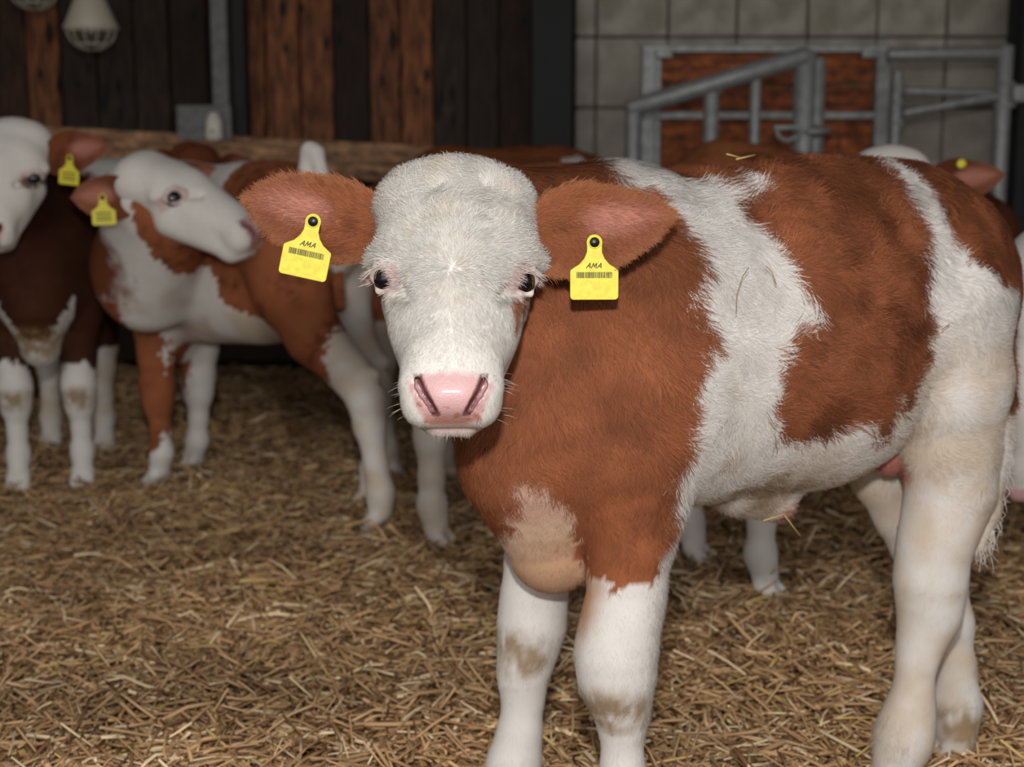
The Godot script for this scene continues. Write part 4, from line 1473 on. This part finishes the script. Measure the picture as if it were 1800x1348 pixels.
func main_patches() -> Array:
	var front := poly([0.6, 1.0, 0.19, 1.0, 0.193, 0.837, 0.199, 0.808, 0.179, 0.800, 0.159, 0.793, 0.151, 0.769, 0.141, 0.742, 0.136, 0.717, 0.163, 0.695, 0.153, 0.669, 0.143, 0.649, 0.161, 0.621, 0.171, 0.590, 0.168, 0.551, 0.167, 0.518, 0.173, 0.485, 0.173, 0.451, 0.175, 0.410, 0.188, 0.372, 0.207, 0.363, 0.225, 0.360, 0.240, 0.363, 0.251, 0.378, 0.258, 0.409, 0.263, 0.436, 0.286, 0.455, 0.312, 0.480, 0.332, 0.501, 0.337, 0.486, 0.332, 0.427, 0.324, 0.378, 0.40, 0.36, 0.6, 0.5])
	var flank := poly([0.11, 1.0, -0.19, 1.0, -0.188, 0.837, -0.174, 0.812, -0.172, 0.785, -0.175, 0.746, -0.168, 0.706, -0.165, 0.653, -0.165, 0.611, -0.156, 0.563, -0.150, 0.527, -0.120, 0.560, -0.126, 0.507, -0.095, 0.524, -0.073, 0.529, -0.043, 0.525, -0.008, 0.514, 0.025, 0.522, 0.047, 0.558, 0.048, 0.598, 0.035, 0.620, 0.027, 0.641, 0.003, 0.653, -0.010, 0.676, 0.005, 0.699, 0.023, 0.719, 0.036, 0.744, 0.042, 0.766, 0.062, 0.775, 0.057, 0.787, 0.021, 0.797, -0.009, 0.810, 0.011, 0.816, 0.053, 0.807, 0.094, 0.809, 0.115, 0.822])
	var rump := poly([-0.212, 1.0, -0.6, 1.0, -0.6, 0.64, -0.36, 0.67, -0.32, 0.675, -0.276, 0.690, -0.253, 0.700, -0.233, 0.712, -0.222, 0.738, -0.217, 0.765, -0.219, 0.797, -0.216, 0.820])
	var switch := poly([-0.374, 0.50, -0.6, 0.5, -0.6, 0.8, -0.374, 0.72])
	return [front, flank, rump, switch]

func herd() -> void:
	var k := main_calf()
	k.patches = main_patches()
	var root := thing("calf", "red-brown and white calf with a white face looking straight ahead, largest, in front", "calf", k.origin)
	build_calf(k, root, 0.0065, 0.0021, true)
	lashes_and_whiskers(k, root)
	tail_hair(k, root)
	var hb := k.head.basis
	ear_tag(Transform3D(hb * Basis(Vector3(0, 0, 1), -0.22) * Basis(Vector3.RIGHT, 0.06), head_point(k, -250, 101, -58)), 1.0, "yellow ear tag with barcode in the ear on the left of the front calf, tilted", true)
	ear_tag(Transform3D(hb * Basis(Vector3.RIGHT, 0.04), head_point(k, 252, 62, -30)), 1.0, "yellow ear tag with barcode hanging level from the front calf's other ear", true)

	# dark calf at the left edge, seen from the front
	var a := new_calf(pixel(92, 862, 3.56) + heading(-0.16, -1.0) * 0.19, heading(0.16, 1.0), 0.97)
	a.origin.y = 0.0
	a.brown = Color(0.062, 0.024, 0.014)
	a.dark = Color(0.022, 0.011, 0.008)
	a.patches = [poly([0.6, 1.0, -0.6, 1.0, -0.6, 0.3, 0.16, 0.3, 0.19, 0.30, 0.26, 0.36, 0.27, 0.44, 0.30, 0.52, 0.33, 0.46, 0.32, 0.40, 0.6, 0.4])]
	var at := pixel(2, 310, 3.22)
	a.head = turn_head(at, Vector3(-0.06, 0.0, 1.0))
	a.head_size = 1.06
	a.ear_brown = Color(0.17, 0.055, 0.026)
	a.face_spots = [[112, -20, 34, 24]]
	a.tan_spots = [[Vector3(0.22, 0.24, 0.08), 0.06], [Vector3(0.22, 0.24, -0.08), 0.06], [Vector3(0.3, 0.40, 0.0), 0.10]]
	usual_shape(a, [0.0, 0.02, 0.0, -0.05])
	neck(a)
	background_calf(a, "dark brown calf with white face cut by the left edge, tag in its ear")
	ear_tag(Transform3D(Basis(Vector3.UP, -0.25) * Basis(Vector3(0, 0, 1), -0.1), head_point(a, 250, 66, -22)), 1.0, "blurred yellow ear tag of the dark calf at the left edge, upper of two", false)

	# calf behind the front calf's ear, its head turned back to the right
	var b := new_calf(Vector3.ZERO, heading(-0.81, -0.586), 1.0)
	b.origin = pixel(282, 858, 3.56)
	b.origin.y = 0.0
	b.origin -= b.fwd * 0.192 + b.left * 0.08
	b.patches = [poly([0.17, 0.64, 0.165, 0.50, 0.19, 0.44, 0.24, 0.40, 0.25, 0.22, 0.245, 0.12, 0.205, 0.06, 0.165, 0.11, 0.13, 0.20, 0.135, 0.36, 0.12, 0.42, 0.08, 0.43, 0.05, 0.50, 0.01, 0.50, 0.0, 0.56, 0.03, 0.60, -0.01, 0.66, 0.02, 0.78, 0.06, 1.0, 0.20, 1.0, 0.18, 0.7]), poly([-0.10, 0.80, -0.11, 0.60, -0.13, 0.50, -0.19, 0.47, -0.27, 0.45, -0.34, 0.37, -0.40, 0.31, -0.46, 0.34, -0.43, 0.5, -0.37, 0.62, -0.33, 0.76, -0.22, 1.0, -0.12, 1.0])]
	b.blaze = -150.0
	b.white_beyond = 0.165
	b.right_patches = [poly([0.16, 0.44, 0.30, 0.44, 0.255, 0.30, 0.215, 0.22, 0.19, 0.30]), blot(0.1, 0.7, 0.12, 0.2, 5), blot(-0.25, 0.65, 0.15, 0.2, 6)]
	b.tan_spots = [[Vector3(0.29, 0.40, 0.03), 0.06], [Vector3(-0.36, 0.30, 0.1), 0.05]]
	at = pixel(336, 344, 3.20)
	b.head = turn_head(at, Vector3(0.88, 0.48, 0.24))
	b.head_size = 1.17
	b.ear_brown = Color(0.17, 0.06, 0.028)
	usual_shape(b, [0.0, 0.05, -0.27, -0.10])
	neck(b, b.loc(pixel(250, 470, 3.42)))
	b.pink_spots = [[b.loc(pixel(196, 452, 3.36)), 0.15, Color(0.17, 0.058, 0.027)]]
	b.prims.append([0.12, 0.555, 0, -0.12, 0.56, 0, 0.185, 0.175, 0.05, 1.25])
	b.prims.append([0.25, 0.43, 0, 0.225, 0.365, 0, 0.085, 0.060, 0.05, 1.1])
	var jaw := b.loc(head_point(b, 4, -60, -75))
	var throat := b.loc(pixel(262, 510, 3.40))
	b.prims.append([jaw.x, jaw.y, jaw.z, throat.x, throat.y, throat.z, 0.062, 0.10, 0.05, 1.0])
	limb(b, [[-0.29, 0.74, 0.03, 0.034], [-0.303, 0.80, 0.03, 0.022], [-0.315, 0.85, 0.03, 0.021], [-0.333, 0.845, 0.03, 0.018], [-0.348, 0.78, 0.02, 0.016], [-0.362, 0.66, 0.01, 0.016], [-0.37, 0.5, 0.0, 0.02]], 0.01)
	var side_ear := [[-116, 62, -120], [-196, 150, -290], [26, 58, 70, 72, 66, 56, 40, 0], [44, 66, 76, 78, 70, 58, 36, 0]]
	background_calf(b, "brown and white calf behind the ear, head turned back in profile, white tail root raised", [side_ear, EAR_R], [Vector3(-1.0, -0.1, 0.15), Vector3(-0.1, 0.25, 1)])
	ear_tag(Transform3D(Basis(Vector3.UP, 0.15) * Basis(Vector3(0, 0, 1), 0.03), head_point(b, -214, 92, -176)), 1.0, "blurred yellow ear tag of the calf in profile, lower of two at left", false)

	# brown calf behind the front calf's face, one forefoot showing under the front calf's belly
	var d := new_calf(Vector3.ZERO, heading(0.649, 0.38), 1.0)
	d.origin = pixel(766, 962, 3.0)
	d.origin.y = 0.0
	d.origin -= d.fwd * (-0.285 - 0.12) + d.left * -0.08
	d.patches = [poly([-0.6, 1.0, -0.6, 0.58, -0.40, 0.47, -0.22, 0.46, -0.1, 0.5, 0.0, 0.46, 0.1, 0.5, 0.2, 0.38, 0.3, 0.5, 0.6, 0.6, 0.6, 1.0])]
	at = d.w(0.46, 0.58, 0.12)
	d.head = turn_head(at, Vector3(0.55, -0.45, -0.6))
	usual_shape(d, [-0.06, 0.155, 0.06, -0.12], 1.0)
	neck(d)
	background_calf(d, "brown calf hidden behind the front calf, white legs showing below its chin and belly")

	# calf walking away between the profile calf and the front calf's face
	var g := new_calf(Vector3.ZERO, heading(0.5, -0.85), 1.0)
	g.origin = pixel(775, 872, 3.56)
	g.origin.y = 0.0
	g.origin -= g.fwd * -0.285 + g.left * -0.08
	g.patches = [poly([-0.6, 1.0, -0.6, 0.42, -0.2, 0.42, 0.1, 0.45, 0.6, 0.5, 0.6, 1.0])]
	g.head = turn_head(g.w(0.52, 0.66, 0.02), Vector3(0.5, -0.5, -0.7))
	usual_shape(g, [0.0, 0.05, 0.0, 0.03])
	neck(g)
	background_calf(g, "brown calf seen from behind between the profile calf and the big white face")

	var q := new_calf(pixel(1335, 300, 4.25), heading(-1.0, 0.0), 1.02)
	q.origin.y = 0.0
	q.brown = Color(0.30, 0.11, 0.045)
	q.patches = [poly([-0.6, 1.0, -0.6, 0.3, 0.6, 0.3, 0.6, 1.0])]
	q.head = turn_head(q.w(0.44, 0.55, 0.02), Vector3(-0.6, -0.6, 0.3))
	usual_shape(q, [0.0, 0.05, 0.0, -0.05])
	neck(q)
	q.prims.append([-0.02, 0.78, 0, 0.10, 0.805, 0, 0.05, 0.06, 0.09, 1.0])
	background_calf(q, "light brown calf far behind, only its withers above the front calf's back before the gate")

	# white-polled calf behind the rump, its ear with a yellow stud to the right
	var f := new_calf(pixel(1660, 350, 3.15), heading(-0.30, 0.95), 0.96)
	f.origin.y = 0.0
	f.origin -= f.fwd * 0.42
	f.brown = Color(0.11, 0.035, 0.016)
	f.patches = [poly([-0.6, 1.0, -0.6, 0.3, 0.6, 0.3, 0.6, 1.0])]
	at = pixel(1566, 362, 2.95)
	f.head = turn_head(at, Vector3(-0.15, 0.0, 0.98))
	usual_shape(f, [0.0, 0.0, 0.0, 0.0])
	neck(f)
	background_calf(f, "dark calf behind the rump, only its white poll and brown ear showing above")
	var fs := thing("ear_stud", "small yellow ear stud in the dark calf's ear at the right, above the rump", "ear tag", pixel(1690, 288, 2.93))
	put("button", tube_mesh([Vector3(0, 0, -0.004), Vector3(0, 0, 0.002), Vector3(0, 0, 0.004)], [0.009, 0.010, 0.007], 14), mats.tag_yellow, fs)

	# two far calves against the back wall
	var h := new_calf(pixel(872, 300, 4.87), heading(-0.97, 0.0), 1.05)
	h.origin.y = 0.0
	h.brown = Color(0.24, 0.08, 0.032)
	h.base_brown = true
	h.patches = [blot(-0.25, 0.765, 0.05, 0.022, 8), blot(0.25, 0.4, 0.12, 0.12, 9)]
	h.head = turn_head(h.w(0.50, 0.50, 0.0), Vector3(-0.8, -0.5, 0.1))
	usual_shape(h, [0.0, 0.05, 0.0, -0.08])
	neck(h)
	background_calf(h, "brown calf with a small white back patch, seen between the white face and block wall")

	var i := new_calf(pixel(235, 300, 4.8), heading(0.95, 0.05), 1.0)
	i.origin.y = 0.0
	i.brown = Color(0.20, 0.06, 0.028)
	i.base_brown = true
	i.patches = [blot(-0.06, 0.82, 0.17, 0.05, 12), blot(0.2, 0.35, 0.2, 0.12, 13)]
	i.head = turn_head(pixel(372, 326, 4.62), Vector3(0.8, -0.15, 0.5))
	i.blaze = 420.0
	usual_shape(i, [0.0, 0.05, 0.0, -0.08])
	neck(i)
	background_calf(i, "brown calf at the boards behind the two left heads, white streak on its back")

	# calf at the right edge with its head lowered
	var j := new_calf(pixel(2060, 420, 2.75), heading(-0.62, 0.6), 0.98)
	j.origin.y = 0.0
	j.patches = [blot(-0.1, 0.65, 0.14, 0.16, 15), blot(0.12, 0.42, 0.06, 0.08, 16)]
	at = pixel(1806, 730, 2.40)
	j.head = turn_head(at, Vector3(-0.35, -0.75, 0.75))
	usual_shape(j, [-0.08, -0.05, 0.0, -0.08])
	neck(j, j.loc(pixel(1870, 520, 2.5)))
	background_calf(j, "white calf cut by the right edge, pale muzzle lowered behind the hind leg")

	stalks(k)

# straw that clings to the front calf
func stalks(k: Calf) -> void:
	var r := RandomNumberGenerator.new()
	r.seed = 21
	var list := [
		["straw_stalk", [Vector3(0.018, 0.846, -0.006), Vector3(-0.002, 0.842, -0.008)], 0.0018, "short pale straw stalk on the front calf's back, upper of two"],
		["straw_stalk", [Vector3(0.018, 0.840, 0.015), Vector3(-0.016, 0.845, 0.004)], 0.0018, "short pale straw stalk on the front calf's back, lower of two"],
		["hay_blade", [Vector3(0.122, 0.674, 0.171), Vector3(0.119, 0.695, 0.167), Vector3(0.108, 0.713, 0.161), Vector3(0.095, 0.722, 0.154)], 0.0008, "long bent hay blade caught in the white shoulder hair of the front calf"],
		["hay_blade", [Vector3(0.067, 0.723, 0.147), Vector3(0.059, 0.715, 0.149), Vector3(0.057, 0.702, 0.154)], 0.0008, "short bent hay blade caught in the white side hair of the front calf"],
		["hay_blade", [Vector3(-0.173, 0.640, 0.171), Vector3(-0.182, 0.647, 0.174)], 0.0009, "tiny hay blade on the white flank band of the front calf"],
		["straw_stalk", [Vector3(-0.004, 0.400, 0.060), Vector3(-0.036, 0.405, 0.060)], 0.0014, "straw stalk stuck under the front calf's belly, level one"],
		["straw_stalk", [Vector3(-0.036, 0.404, 0.058), Vector3(-0.070, 0.370, 0.048)], 0.0012, "straw stalk hanging steeply under the front calf's belly"],
	]
	for s in list:
		var pts := []
		var radii := []
		for p in s[1]:
			pts.append(k.w(p.x, p.y, p.z))
			radii.append(s[2])
		var t := thing(s[0], s[3], "straw", pts[0], "stalks on the front calf")
		for n in pts.size():
			pts[n] -= t.position
		put("stalk", tube_mesh(pts, radii, 7, 0.6), mats.stalk if s[0] == "straw_stalk" else mats.hay, t)

func background_calf(k: Calf, label: String, ears := [EAR_L, EAR_R], ear_out := [Vector3(0.1, 0.25, 1), Vector3(-0.1, 0.25, 1)]) -> void:
	var root := thing("calf", label, "calf", k.origin)
	build_calf(k, root, 0.0085, 0.0045, false, ears, ear_out)
